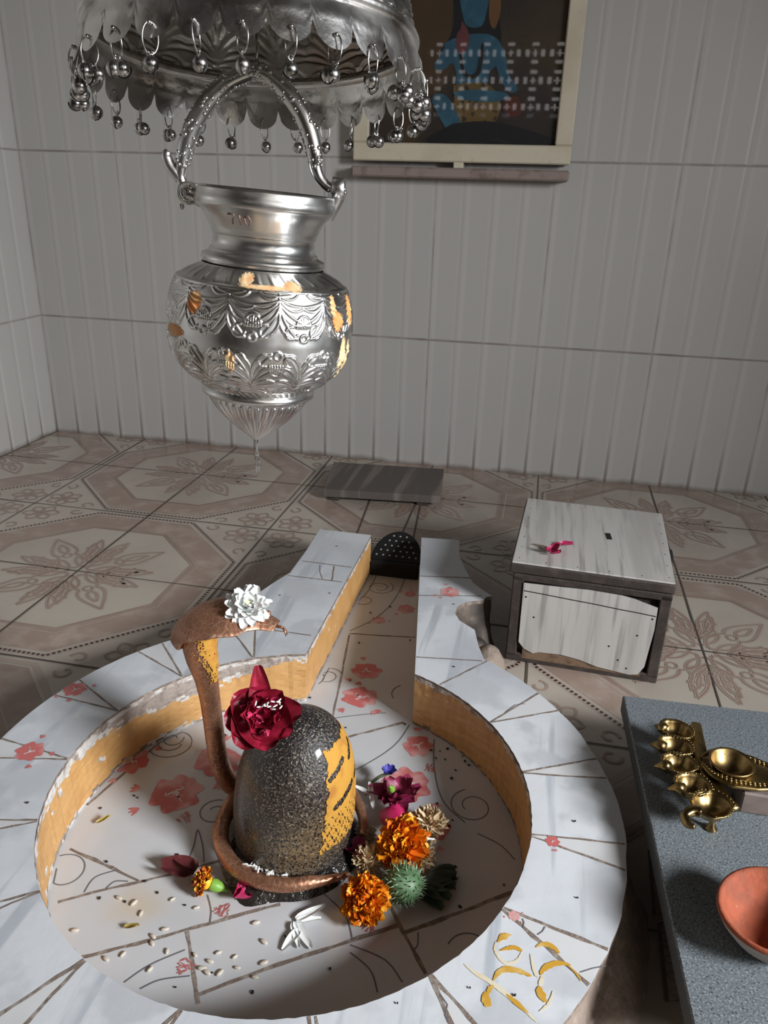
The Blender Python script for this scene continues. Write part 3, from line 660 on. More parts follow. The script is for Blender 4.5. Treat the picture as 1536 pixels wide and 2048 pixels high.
# ------------------------------------------------------------------ copper cobra
cob = thing('copper_cobra', 'copper cobra figure coiled round the stone with its flat hood raised', 'snake figure', (LC.x, LC.y, .0))
cr = .083
def coil(a, r=cr, z=.026): return (LC.x+r*math.cos(R(a)), LC.y+r*math.sin(R(a)), z)
path = [coil(a, cr+.0, .026+.010*max(0, math.sin(R(a-10)))) for a in np.linspace(4, 180, 18)]+[coil(a, cr+(.001), .026) for a in np.linspace(188, 300, 16)]
path += [coil(308, cr+.003, .025), coil(316, cr+.005, .024), coil(323, cr+.008, .023), coil(329, cr+.012, .022)]
n = len(path); b = MB(); b.tube(smooth_path(path, 2), lerp_list([.004, .008, .0095, .0095, .0095, .0095, .009, .0085, .0075, .0025], (n-1)*2+1), 14, 0)
coil_o = b.build('coil', M_copper, cob)
b = MB()
neck = smooth_path([(-.296, .722, .022), (-.312, .712, .026), (-.324, .706, .04), (-.331, .702, .065), (-.334, .70, .095), (-.336, .70, .13), (-.338, .70, .165), (-.341, .70, .195), (-.345, .70, .220), (-.347, .70, .242), (-.340, .70, .262)], 6)
b.tube(neck, lerp_list([.0105, .0125, .0132, .0130, .0126, .0126, .0130, .0148, .0190, .0205, .015], len(neck)), 18, 0, flat=.92)
b.build('neck', M_copper, cob)
# hood: a flattened, cupped blade reaching over the stone
sp = smooth_path([(-.371, .70, .238), (-.362, .70, .262), (-.342, .70, .281), (-.316, .70, .2905), (-.288, .70, .2885), (-.268, .70, .283), (-.252, .70, .279)], 5)
hw = lerp_list([.014, .033, .046, .047, .036, .018, .011], len(sp)); th = lerp_list([.012, .0105, .0095, .009, .0075, .0068, .003], len(sp))
rows = []
for i, p in enumerate(sp):
    t = (sp[min(i+1, len(sp)-1)]-sp[max(i-1, 0)]).normalized(); nn = Vector((-t.z, 0, t.x))
    row = []
    for j in range(28):
        a = 2*PI*j/28; cy = math.cos(a); droop = -.35*hw[i]*cy*cy if i < len(sp)*.7 else -.2*hw[i]*cy*cy
        row.append(p+Vector((0, hw[i]*cy, 0))+nn*(th[i]*math.sin(a)*(1-.55*abs(cy))+droop*.8))
    rows.append(row)
b = MB(); b.grid(rows, 0, True, True); b.f.append(tuple(range(27, -1, -1))); b.m.append(0); b.s.append(True)
o0 = len(b.v)-28; b.f.append(tuple(range(o0, o0+28))); b.m.append(0); b.s.append(True)
for sy in (-1, 1): # brow ridges and eyes
    b.sphere((-.266, .70+sy*.009, .2865), (.004, .003, .003), 0, 10, 6)
hood = b.build('hood', M_copper, cob)
b = MB() # forked tongue
b.tube([(-.253, .70, .277), (-.246, .70, .276), (-.243, .702, .272), (-.242, .703, .266)], [.0018, .0016, .0013, .0006], 6); b.tube([(-.246, .70, .276), (-.242, .697, .273), (-.241, .696, .268)], [.0015, .0012, .0005], 6)
b.build('tongue', M_copper, cob)
b = MB() # paste on the front of the neck
nr = lerp_list([.0105, .0125, .0132, .0130, .0126, .0126, .0130, .0148, .0190, .0205, .015], len(neck)); G = []; NI, NJ = 44, 30
for i in range(NI+1):
    fI = (len(neck)-1)*(.70+.30*i/NI); k0 = min(int(fI), len(neck)-2); fr = fI-k0
    p = neck[k0].lerp(neck[k0+1], fr); k = nr[k0]*(1-fr)+nr[k0+1]*fr
    G.append([Vector((p.x+(k+.0011)*math.cos(a), p.y+(k+.0011)*math.sin(a), p.z)) for a in np.linspace(R(-85), R(40), NJ+1)])
fs = []
for i in range(NI):
    for j in range(NJ):
        x, y = j/NJ*2-1, i/NI
        if abs(x)*1.1+.55*nz2(x*1.3, y*2.2, 2) < .25+.75*y: q = i*(NJ+1)+j; fs.append((q, q+1, q+NJ+2, q+NJ+1))
b.add([v for r in G for v in r], fs, 0, True); o = b.build('neck_paste', M_paste, cob); o['label'] = 'yellow paste smeared on the throat'

# ------------------------------------------------------------------ embossing helper
def seg_dist(S, T, segs):
    D = np.full(S.shape, 9.)
    for (x0, y0, x1, y1) in segs:
        dx, dy = x1-x0, y1-y0; L2 = dx*dx+dy*dy+1e-12
        t = np.clip(((S-x0)*dx+(T-y0)*dy)/L2, 0, 1); D = np.minimum(D, np.hypot(S-x0-t*dx, T-y0-t*dy))
    return D
def to_segs(curves):
    out = []
    for c in curves:
        for a, b_ in zip(c[:-1], c[1:]): out.append((a[0], a[1], b_[0], b_[1]))
    return out
def leaf_motif(h, half):
    cs = [[(0, 0), (0, h*.45)]]
    for sgn in (-1, 1):
        for k, (a, L_) in enumerate(((12, .95), (34, .9), (58, .78), (82, .62))):
            s0 = (0, h*(.02+.08*(3-k)), 0); l = L_*h*.8
            d = lambda ang, q: (sgn*math.sin(R(ang))*l*q, s0[1]+math.cos(R(ang))*l*q, 0)
            cs.append([(v.x, v.y) for v in bez(s0, d(a-22, .45), d(a-4, .8), d(a+20, 1.), 7)])
            cs.append([(v.x, v.y) for v in bez(s0, d(a+6, .4), d(a+16, .7), d(a+20, 1.), 7)])
        cx, cy = sgn*half, h*.62; r = half*.30
        cs.append([(cx-sgn*0+r*math.cos(t), cy+r*1.25*math.sin(t)) for t in np.linspace(PI*.95, PI*2.05, 10)])
        for k in range(-2, 3): cs.append([(cx+k*r*.3, cy-r*.9+abs(k)*.15*r), (cx+k*r*.36, cy+r*.25)])
        cs.append([(cx+sgn*0+r*.5*math.cos(t), cy+r*1.6+r*.5*math.sin(t)) for t in np.linspace(0, 2*PI, 9)])
        cs.append([(cx-sgn*r*1.7+r*.8*math.cos(t), cy+r*.9+r*.8*math.sin(t)) for t in np.linspace(.3, 5, 10)])
    return cs

# ------------------------------------------------------------------ hanging silver pot
PT = Vector((-.262, .683, .495)); MT = Matrix.Translation(PT)@Matrix.Rotation(R(11), 4, 'Z')@Matrix.Rotation(R(4.2), 4, 'Y')@Matrix.Rotation(R(-11), 4, 'Z')
pot = thing('hanging_pot', 'embossed silver water pot hanging by its arched handle above the stone', 'water pot', PT)
BP = [(.0505, .0550), (.0545, .0585), (.0600, .0625), (.0680, .0690), (.0752, .0765), (.0800, .0860), (.0830, .0960), (.0838, .1070), (.0832, .1200), (.0815, .1330), (.0785, .1450), (.0755, .1510), (.0710, .1545), (.0640, .1580), (.0580, .1610), (.0530, .1640)]
bz = np.array([p[1] for p in BP]); br = np.array([p[0] for p in BP])
low_s = to_segs(leaf_motif(.040, .0215)); up_s = to_segs(leaf_motif(.038, .0215))
def pot_surf(A, Z, off=0.):
    """radius of the embossed body at angle A and height Z (arrays)"""
    r = np.interp(Z, bz, br)
    # soften the polyline profile
    r = .5*r+.25*np.interp(Z-.002, bz, br)+.25*np.interp(Z+.002, bz, br)
    cell = 2*PI/12; S = ((A/cell) % 1-.5)*2*.0215
    h = np.zeros_like(A)
    lo = (Z > .0630) & (Z < .1065); D = seg_dist(S[lo], Z[lo]-.0650, low_s); h[lo] += .0013*np.exp(-(D/.0008)**2)
    up = (Z >= .1075) & (Z < .1500); S2 = (((A/cell)+.5) % 1-.5)*2*.0215; D = seg_dist(S2[up], .1490-Z[up], up_s); h[up] += .0013*np.exp(-(D/.0008)**2)
    sw = (Z > .1525) & (Z < .1635); h[sw] += .0011*np.maximum(0, np.sin(34*A[sw]+(Z[sw]-.152)*240))**1.5*np.sin(PI*(Z[sw]-.1525)/.011)
    h += .0018*np.exp(-((Z-.1515)/.0010)**2)+.0016*np.exp(-((Z-.0628)/.0009)**2)
    rp = (Z > .0560) & (Z < .0620); h[rp] += .0009*np.abs(np.sin(30*A[rp]+(Z[rp]-.059)*500))
    h -= .0014*np.exp(-(((A-3.9+PI) % (2*PI)-PI)/.25)**2-((Z-.108)/.02)**2)   # small dents
    return r+h+off
NAp, NZp = 840, 210
A, Z = np.meshgrid(np.linspace(0, 2*PI, NAp, endpoint=False), np.linspace(.0550, .164, NZp))
Rr = pot_surf(A, Z)
b = MB(); b.grid([[(Rr[i, j]*math.cos(A[i, j]), Rr[i, j]*math.sin(A[i, j]), Z[i, j]) for j in range(NAp)] for i in range(NZp)], 0, True, True)
b.xf(MT).build('body', M_silver, pot)
b = MB(); b.lathe([(.050, .1630), (.0535, .1650), (.0550, .1680), (.0540, .1715), (.0490, .1735), (.0480, .1755), (.0475, .1765), (.0452, .1782), (.0450, .1885), (.0455, .1890), (.0464, .1900), (.0466, .1925), (.0484, .1955), (.0520, .2030), (.0575, .2095), (.0598, .2110), (.0612, .2130), (.0612, .2190), (.0600, .2205), (.0605, .2240), (.0596, .2262), (.0570, .2262), (.0555, .2225), (.0545, .2120), (.0450, .1950), (.0430, .1760), (.0460, .16)], 96)
b.xf(MT); nk = b.build('neck', M_silver, pot)
b = MB() # faint old lettering scratched and painted on the neck band
M_letter = mat('neck_lettering', (.20, .12, .10), .5, .4)
def neck_pt(a, z):
    r = np.interp(z, [.1960, .2030, .2095], [.0480, .0520, .0575])+.0004; return (r*math.cos(a), r*math.sin(a), z)
for st in (((-.0, .0075), (.006, .0075), (.003, .004), (.002, .0)), ((.010, .0075), (.010, .0)), ((.014, .006), (.017, .0075), (.019, .004), (.017, .0), (.014, .002), (.014, .006))):
    q = [neck_pt(R(-104)+u/.052, .1985+v) for u, v in st]; b.tube(q, .0006, 5)
b.xf(MT); o = b.build('lettering', M_letter, nk); o['label'] = 'faint red brush lettering on the neck'
# fluted cone with the drip hole
b = MB(); CP = [(.0015, 0), (.0045, .0020), (.0110, .0075), (.0205, .0155), (.0305, .0250), (.0385, .0345), (.0435, .0420), (.0455, .0470)]
rows = []
for (r, z) in CP:
    rows.append([(r*(1+.055*abs(math.sin(18*a))*min(1, r/.02))*math.cos(a), r*(1+.055*abs(math.sin(18*a))*min(1, r/.02))*math.sin(a), z) for a in np.linspace(0, 2*PI, 289)[:-1]])
b.grid(rows, 0, True, True)
for k in range(36): b.sphere((.0435*math.cos(k*PI/18), .0435*math.sin(k*PI/18), .0430), .0022, 0, 6, 4)
b.xf(MT).build('drip_cone', M_silver, pot)
b = MB(); b.lathe([(.042, .0470), (.0505, .0475), (.0528, .0490), (.0528, .0525), (.0512, .0545), (.0500, .0560)], 96); b.xf(MT).build('base_ring', M_silver, pot)
# lugs and handle, drawn in the plane facing across the room
def pl(px, py): # point in the pot's own vertical plane, converted into pot-local coordinates
    n_ = Vector((math.sin(R(-11))*-1, math.cos(R(11)), 0)); n_ = Vector((-math.sin(R(11)), math.cos(R(11)), 0)); d = Vector(ray(px, py).tolist()); c = Vector(CC.tolist())
    return c+d*((PT-c).dot(n_)/d.dot(n_))
for sd, pts, disc in ((-1, ((404, 398), (392, 392), (378, 386), (368, 372)), (377, 386)), (1, ((652, 432), (664, 412), (674, 390), (678, 368)), (675, 378))):
    b = MB(); q = smooth_path([pl(*p) for p in pts], 5); b.tube(q, lerp_list([.0075, .007, .0075, .0045], len(q)), 12)
    c = pl(*disc); ax = Vector((math.cos(R(11)), math.sin(R(11)), 0)) if sd > 0 else Vector((.35, -.94, 0)).normalized(); Mx = Matrix.Translation(c)@ax.to_track_quat('Z', 'Y').to_matrix().to_4x4()
    b.lathe([(.0002, .0065), (.004, .0062), (.0045, .0055), (.0075, .0055), (.008, .0065), (.0095, .006), (.0098, .002), (.0098, -.004), (.0002, -.005)], 20, 0, Mx)
    if sd > 0: b.sphere(pl(686, 379), .003, 0, 10, 6); b.tube(smooth_path([pl(672, 396), pl(668, 372), pl(676, 362), pl(682, 372)], 5), .0035, 8)
    else:
        for k in range(5): b.tube([Mx@Vector((.006*math.cos(k*1.25)*t, .006*math.sin(k*1.25)*t, .0062)) for t in (.2, .6, 1.)], .0007, 5)
    for k in range(8): b.sphere(Vector(pl(*disc))+Vector((random.uniform(-.006, .006), random.uniform(-.005, .005), random.uniform(-.012, .0))), random.uniform(.0015, .0028), 0, 8, 6)
    b.build('handle_bracket', M_silver, pot)
b = MB()
hp = smooth_path([pl(*p) for p in ((368, 372), (361, 352), (366, 318), (374, 285), (390, 244), (418, 200), (452, 167), (490, 148), (513, 143), (540, 152), (572, 182), (600, 222), (618, 262), (629, 305), (631, 333), (640, 357), (658, 375), (672, 378))], 6)
rad = lerp_list([.0042, .0045, .006, .0072, .0074, .0074, .0072, .0068, .0068, .007, .0074, .0074, .0074, .007, .0055, .0045, .0042, .004], len(hp))
b.tube(hp, rad, 14)
rr = random.Random(5)
for i in range(10, len(hp)-18):
    t = (hp[i+1]-hp[i-1]).normalized(); u = t.orthogonal().normalized(); w_ = t.cross(u)
    for k in range(4):
        a = rr.uniform(0, 6.28); b.sphere(hp[i]+(u*math.cos(a)+w_*math.sin(a))*rad[i]*.92, (rr.uniform(.0010, .0022),)*3, 0, 8, 5)
hd = b.build('handle', M_silver, pot)
b = MB(); b.tube(smooth_path([pl(*p) for p in ((360, 358), (350, 345), (339, 330), (333, 312), (337, 302))], 5), lerp_list([.0045, .005, .005, .0045, .003], 21), 12); b.build('handle_hook', M_silver, hd)
b = MB(); top = pl(513, 143)
b.tube(smooth_path([top+Vector((0, .0, -.006)), top+Vector((.002, -.004, .006)), top+Vector((.001, .0, .02)), top+Vector((0, .002, .06)), top+Vector((0, .002, .12))], 5), .0012, 6); b.tube([top, top+Vector((.003, -.005, .012)), top+Vector((.006, -.008, .02))], [.0014, .001, .0004], 6)
b.build('hanging_wire', M_bell, hd)
# paste smears on the body
def smear(name, mt_, blobs, off=.0002, label=None):
    b = MB()
    for (ac, zc, da, dz, seed) in blobs:
        n1, n2 = 40, 40; AA, ZZ = np.meshgrid(np.linspace(ac-da, ac+da, n1), np.clip(np.linspace(zc-dz, zc+dz, n2), .0560, .1630)); RR = pot_surf(AA, ZZ, off)
        V = [(RR[i, j]*math.cos(AA[i, j]), RR[i, j]*math.sin(AA[i, j]), ZZ[i, j]) for i in range(n2) for j in range(n1)]; fs = []
        for i in range(n2-1):
            for j in range(n1-1):
                x, y = j/n1*2-1, i/n2*2-1
                if x*x+y*y+.55*nz2(x*.9+seed, y*.9, seed) < .75: q = i*n1+j; fs.append((q, q+1, q+n1+1, q+n1))
        b.add(V, fs, 0, True)
    o = b.xf(MT).build(name, mt_, pot)
    if label: o['label'] = label
CAMA = math.atan2(-PT.y, -PT.x)
def fa(dpx): return CAMA+math.asin(max(-1, min(1, dpx/182)))
smear('paste_smear', M_paste_l, [(fa(-42), .158, .10, .005, 1), (fa(0), .1535, .32, .0018, 2), (fa(60), .155, .12, .004, 7), (fa(-58), .092, .05, .010, 4), (fa(156), .098, .07, .016, 5), (fa(168), .088, .07, .022, 6), (fa(134), .140, .05, .010, 8), (fa(-170), .106, .2, .006, 9)], label='dried pale yellow paste smears')
smear('orange_smear', M_paste_o, [(fa(142), .127, .10, .009, 11), (fa(134), .139, .04, .009, 12), (fa(170), .134, .10, .014, 13), (fa(-128), .135, .10, .010, 14), (fa(-162), .108, .2, .005, 16)], label='orange paste smears')
# water leaving the tip
wt = MT@Vector((0, 0, 0))
b = MB(); b.tube([wt+Vector((0, 0, .001)), wt+Vector((0, 0, -.004)), wt+Vector((.0003, 0, -.010)), wt+Vector((.0004, 0, -.0125))], [.0022, .0012, .0011, .0004], 10); b.sphere(wt+Vector((.0004, 0, -.014)), (.002, .002, .0026), 0, 12, 8)
b.tube([wt+Vector((.0016, 0, -.018)), wt+Vector((.0018, 0, -.026)), wt+Vector((.0016, 0, -.034))], [.0005, .0012, .0004], 8); b.tube([wt+Vector((-.0012, 0, -.017)), wt+Vector((-.0010, 0, -.026)), wt+Vector((-.0008, 0, -.036))], [.0004, .0011, .0004], 8)
tag(b.build('falling_drip', M_water, org=wt+Vector((0, 0, -.036))), 'clear trickle of water falling from the tip of the silver pot', 'water')

# ------------------------------------------------------------------ hanging canopy with bells
KC = Vector((-.254, .688, .7955)); MK = Matrix.Translation(KC)@Matrix.Rotation(R(11), 4, 'Z')@Matrix.Rotation(R(-7.2), 4, 'X')
can = thing('hanging_canopy', 'round silver canopy with scalloped skirt and little bells hanging above the pot', 'canopy', KC)
NS = 28; HS = .038
def skirt_r(t): return .131+.011*t**.8
b = MB(); rows = []
NV = NS*12
for i in range(11):
    t = i/10; row = []
    for j in range(NV):
        a = 2*PI*j/NV; x = ((a/(2*PI)*NS) % 1)*2-1
        bot = .0165*(1-math.sqrt(max(0, 1-abs(x)**2)))
        z = HS-(HS-bot)*t; tt = (HS-z)/HS
        r = skirt_r(tt)+.0007*math.sin(PI*tt)*(1-x*x)+.0012*math.sin(5*a+1)*tt+.0012*math.exp(-((tt-.42)/.07)**2)
        row.append((r*math.cos(a), r*math.sin(a), z))
    rows.append(row)
b.grid(rows, 0, True, True)
for k in range(NS): # hole rivets
    a = 2*PI*(k+.5)/NS
    for sgn in (-1, 1):
        q = Vector(((skirt_r(.8)+.0016+sgn*.0009)*math.cos(a), (skirt_r(.8)+.0016+sgn*.0009)*math.sin(a), .009)); b.sphere(q, .0016, 1, 8, 5)
b.xf(MK).build('scalloped_skirt', [M_tarnish_lite, M_bell], can)
b = MB(); b.tube([Vector((.1315*math.cos(a), .1315*math.sin(a), HS+.001)) for a in np.linspace(0, 2*PI, 97)], .0042, 10, caps=False); b.xf(MK).build('bead_ring', M_tarnish_lite, can)
# dome, embossed
dz_ = np.array([.036, .05, .065, .085, .105, .122, .134, .142, .146]); dr_ = np.array([.130, .129, .126, .118, .102, .080, .052, .024, .0005])
NAd, NZd = 420, 110
tt = np.linspace(0, 1, NZd); zz = np.interp(tt, np.linspace(0, 1, 9), dz_); r0 = np.interp(tt, np.linspace(0, 1, 9), dr_)
A, T_ = np.meshgrid(np.linspace(0, 2*PI, NAd, endpoint=False), tt)
Z = np.interp(T_, tt, zz); R0 = np.interp(T_, tt, r0)
cell = 2*PI/14; S = ((A/cell) % 1-.5)*2*.029; hh = np.zeros_like(A)
mk = (Z > .044) & (Z < .112); D = seg_dist(S[mk], Z[mk]-.046, to_segs(leaf_motif(.058, .029))); hh[mk] = .0022*np.exp(-(D/.0014)**2)
mk = (Z > .0395) & (Z < .0465); hh[mk] += .0014*np.maximum(0, np.sin(70*A[mk]+(Z[mk]-.04)*300))
R0 = R0+hh
b = MB(); b.grid([[(R0[i, j]*math.cos(A[i, j]), R0[i, j]*math.sin(A[i, j]), Z[i, j]) for j in range(NAd)] for i in range(NZd)], 0, True, True); b.xf(MK).build('dome', M_tarnish, can)
b = MB(); b.lathe([(.012, .143), (.012, .150), (.004, .152), (.004, .175), (.001, .177)], 16); b.tube([Vector((0, 0, .17)), Vector((0, 0, .9))], .0015, 6); b.xf(Matrix.Translation(KC)).build('hanging_rod', M_tarnish, can)
# pendants: each a wire ring carrying one to three bells
ring_m = MB(); ring_m.tube([(.0058*math.sin(t), 0, -.009+.0095*math.cos(t)) for t in np.linspace(.2, 2*PI-.1, 26)], .00065, 6)
bell_m = MB(); bell_m.sphere((0, 0, -.0066), .0054, 0, 14, 10); bell_m.tube([(.0016*math.sin(t), 0, .0006+.0018*math.cos(t)) for t in np.linspace(0, 2*PI, 11)], .0005, 5)
bell_m.tube([(.0055*math.sin(t), 0, -.0066-.0055*math.cos(t)) for t in np.linspace(-1.3, 1.3, 9)], .0005, 4, 1)
ring0 = bell0 = None; rr = random.Random(11)
for k in range(NS):
    a = 2*PI*(k+.5)/NS; q = MK@Vector(((skirt_r(.8)+.0016)*math.cos(a), (skirt_r(.8)+.0016)*math.sin(a), .009))
    if ring0 is None:
        ring0 = ring_m.build('hook_ring', M_bell, can, org=(0, 0, 0)); o = ring0
    else: o = ring0.copy(); COL.objects.link(o); o.parent = can
    o.location = q-KC; o.rotation_euler = (rr.uniform(-.12, .12), 0, a+rr.uniform(-.7, .7)+(PI/2 if k % 3 == 0 else 0))
    nb = rr.choice((1, 2, 2, 3))
    for i in range(nb):
        if bell0 is None:
            bell0 = bell_m.build('bell', [M_bell, M_black], o, org=(0, 0, 0)); bb = bell0
        else: bb = bell0.copy(); COL.objects.link(bb); bb.parent = o
        x = (i-(nb-1)/2)*.0075; bb.location = (x*.45, (rr.uniform(-.002, .002) if nb > 1 else 0), -.0185+abs(x)*.12)
        bb.rotation_euler = (rr.uniform(-.3, .3), -(i-(nb-1)/2)*.75, rr.uniform(0, 3))

# ------------------------------------------------------------------ framed picture and ledge
FY = 2.045
fp0 = PY(705, 320, FY); fx0, fz0 = fp0.x, fp0.z; fx1 = PY(1140, 327, FY).x; ix0 = PY(737, 284, FY).x; ix1 = PY(1110, 288, FY).x; iz0 = PY(737, 284, FY).z
fz1 = fz0+.70; iz1 = fz1-.042
pic = thing('framed_picture', 'framed picture of a blue-skinned seated figure in a cream frame on the back wall', 'picture', ((fx0+fx1)/2, WY, fz0))
b = MB()
b.box(((fx0+fx1)/2, FY+.02, (fz0+iz0)/2), (fx1-fx0, .04, iz0-fz0), 0, bev=.003); b.box(((fx0+fx1)/2, FY+.02, (fz1+iz1)/2), (fx1-fx0, .04, fz1-iz1), 0, bev=.003)
b.box(((fx0+ix0)/2, FY+.019, (iz0+iz1)/2), (ix0-fx0, .04, iz1-iz0), 0, bev=.003); b.box(((fx1+ix1)/2, FY+.019, (iz0+iz1)/2), (fx1-ix1, .04, iz1-iz0), 0, bev=.003)
b.build('frame', M_frame, pic)
PYp = FY+.022
def pm(name, c, r=.6, lay=()): return mat(name, c, r, layers=lay)
pcs = [pm('print_ground', (.05, .035, .027), .6, [('noise', 4, (.085, .055, .03), .45, .7)]), pm('print_blue', (.035, .13, .20), .6, [('noise', 30, (.055, .19, .27), .45, .7)]), pm('print_dark', (.016, .014, .016)), pm('print_ochre', (.21, .13, .035), .6, [('noise', 60, (.06, .035, .02), .55, .62)]), pm('print_pink', (.20, .055, .06)), pm('print_flame', (.24, .11, .04)), pm('print_shade', (.10, .055, .025)), pm('print_red', (.13, .03, .02))]
b = MB(); b.add([(ix0, PYp, iz0), (ix1, PYp, iz0), (ix1, PYp, iz1), (ix0, PYp, iz1)], [(0, 1, 2, 3)], 0, False)
lay_i = [0]
def pp(pts, mi, sm=True):
    lay_i[0] += 1; y = PYp-.0004*lay_i[0]
    q = [PY(680+p[0]*.3516, p[1]*.3516, FY) for p in pts]
    if sm: q = smooth_path(q+[q[0]], 4)[:-1]
    q = [Vector((min(max(v.x, ix0+.001), ix1-.001), min(max(v.z, iz0+.001), iz1-.001), 0)) for v in q]
    tr = tessellate_polygon([q]); fs = []
    for t in tr:
        n_ = (q[t[1]]-q[t[0]]).cross(q[t[2]]-q[t[0]]).z; fs.append(tuple(t) if n_ > 0 else tuple(t[::-1]))
    b.add([(v.x, y, v.y) for v in q], fs, mi, False)
pp(((300, -900), (640, -900), (620, 300), (560, 520), (420, 820), (330, 820)), 6)
pp(((620, -300), (870, -300), (900, 60), (915, 220), (880, 300), (640, 300), (560, 300), (640, 130)), 2)
pp(((850, -120), (905, -40), (910, 60), (875, 155), (845, 90)), 5)
pp(((690, -260), (830, -260), (845, -60), (830, 60), (800, 140), (720, 140), (690, 60), (675, -60)), 1)
pp(((700, 190), (830, 185), (905, 230), (925, 330), (850, 400), (825, 480), (670, 490), (655, 400), (620, 300), (590, 240)), 1)
pp(((600, 250), (650, 300), (590, 390), (535, 380), (560, 310)), 1)
pp(((530, 350), (620, 310), (700, 270), (720, 300), (620, 360), (545, 395)), 1)
pp(((690, 110), (725, 170), (730, 240), (695, 300), (660, 270), (660, 190), (680, 160)), 4)
pp(((900, 230), (935, 290), (960, 420), (1010, 500), (960, 520), (900, 420), (880, 300)), 1)
pp(((640, 480), (830, 470), (910, 590), (850, 730), (720, 740), (650, 620)), 3)
pp(((640, 520), (760, 505), (930, 520), (950, 555), (850, 575), (680, 560)), 1)
pp(((530, 530), (600, 540), (660, 640), (715, 800), (650, 805), (570, 680), (520, 580)), 1)
pp(((690, 300), (705, 390), (738, 420), (775, 390), (800, 250), (815, 260), (795, 410), (738, 445), (690, 405), (675, 310)), 2)
pp(((950, 560), (1010, 545), (1030, 640), (960, 660), (920, 610)), 7)
pp(((640, 700), (880, 690), (1200, 780), (1210, 815), (500, 815)), 2)
b.build('print', pcs, pic)
b = MB(); b.add([(ix0, FY+.008, iz0), (ix1, FY+.008, iz0), (ix1, FY+.008, iz1), (ix0, FY+.008, iz1)], [(0, 1, 2, 3)], 0, False); b.build('glass_pane', M_glass, pic)
lz0 = PY(705, 352, FY).z; lz1 = PY(705, 331, FY).z
led = thing('wall_shelf', 'narrow worn wooden ledge fixed on the back wall under the framed picture', 'shelf', ((fx0+fx1)/2, WY, lz0))
b = MB(); b.box(((fx0+fx1)/2, (FY-.01+WY)/2, (lz0+lz1)/2), (fx1-fx0+.002, WY-FY+.01, lz1-lz0), 0, bev=.004); b.build('board', M_ledge, led)
b = MB(); b.box(((fx0+fx1)/2, FY+.01, (lz1+fz0)/2-.001), (.024, .03, abs(fz0-lz1)+.003), 0, bev=.002); b.build('support_block', M_frame, led)

# ------------------------------------------------------------------ wooden offering box
BO = Vector((-.004, 1.136, 0)); MBx = Matrix.Translation(BO)@Matrix.Rotation(R(-3.0), 4, 'Z')
bw, bd, bh = .245, .285, .182
bx = thing('offering_box', 'wooden offering box faced with grey-white streaked laminate and a slot in its lid', 'box', BO)
b = MB(); b.box((bw/2, bd/2, (bh-.018)/2), (bw-.012, bd-.01, bh-.018), 0, bev=.002); b.xf(MBx).build('carcass', M_wood, bx)
b = MB()
for x in (.009, bw-.009): b.box((x, -.0005, .085), (.018, .012, .15), 0, bev=.002)
b.box((bw/2, -.0005, .008), (bw, .012, .016), 0, bev=.002); b.box((bw/2, -.0005, .157), (bw, .012, .013), 0, bev=.002)
b.xf(MBx).build('front_frame', M_wood, bx)
b = MB(); b.box((bw/2-.002, bd/2-.003, bh-.009), (bw+.008, bd+.012, .016), 0, bev=.002); b.xf(MBx); lid = b.build('lid', M_wood, bx)
b = MB(); b.box((bw/2-.002, bd/2-.003, bh+.0005), (bw+.004, bd+.008, .003), 0, bev=.001)
for i in range(7):
    for x in (.006, bw-.008): b.sphere((x, .01+i*(bd-.02)/6, bh+.002), (.0012, .0012, .0006), 1, 6, 4)
for i in range(1, 5): b.sphere((i*bw/5, .004, bh+.002), (.0012, .0012, .0006), 1, 6, 4)
b.xf(MBx).build('lid_laminate', [M_lam, M_black], lid)
sl = P(1217, 1075, bh)
b = MB(); b.box((0, 0, 0), (.0085, .026, .001), 0); b.xf(Matrix.Translation((sl.x, sl.y, bh+.0022))@Matrix.Rotation(R(4), 4, 'Z')).build('coin_slot', M_black, lid)
b = MB(); fpts = [(.018, .150), (.06, .151), (.12, .1535), (.17, .152), (.19, .149), (.226, .139), (.227, .10), (.224, .06), (.222, .03), (.214, .014), (.20, .011), (.15, .016), (.12, .024), (.09, .028), (.055, .026), (.045, .022), (.03, .028), (.02, .04), (.019, .09)]
q = [Vector((x, z, 0)) for x, z in fpts]; tr = tessellate_polygon([q]); fs = []
for t in tr:
    n_ = (q[t[1]]-q[t[0]]).cross(q[t[2]]-q[t[0]]).z; fs.append(tuple(t) if n_ > 0 else tuple(t[::-1]))
nq = len(q); b.add([(x, -.0088, z) for x, z in fpts], fs, 0, False); b.add([(x, -.0088, z) for x, z in fpts]+[(x, -.006, z) for x, z in fpts], [(i, i+nq, (i+1) % nq+nq, (i+1) % nq) for i in range(nq)], 1, False)
crk = [(.0195, .136), (.05, .1345), (.09, .132), (.13, .130), (.17, .127), (.20, .1255), (.2255, .1235)]
b.add([(x, -.0092, z+.0008) for x, z in crk]+[(x, -.0092, z-.0008) for x, z in crk], [(i, i+7, i+8, i+1) for i in range(6)], 1, False)
for x, z in ((.203, .085), (.163, .058), (.18, .035), (.195, .022), (.024, .125), (.221, .118), (.04, .09)): b.sphere((x, -.009, z), (.0016, .0006, .0016), 1, 8, 5)
b.xf(MBx).build('front_panel', [M_lam, M_black], bx)
b = MB(); b.box((bw/2, -.0058, .024), (.19, .002, .03), 0); b.xf(MBx).build('exposed_board', M_rawwood, bx)
for x, y in ((-.002, .22), (bw+.006, .14)):
    b = MB(); b.box((x, y, bh-.02), (.008, .03, .018), 0, bev=.002); b.xf(MBx).build('hinge', M_iron, bx)

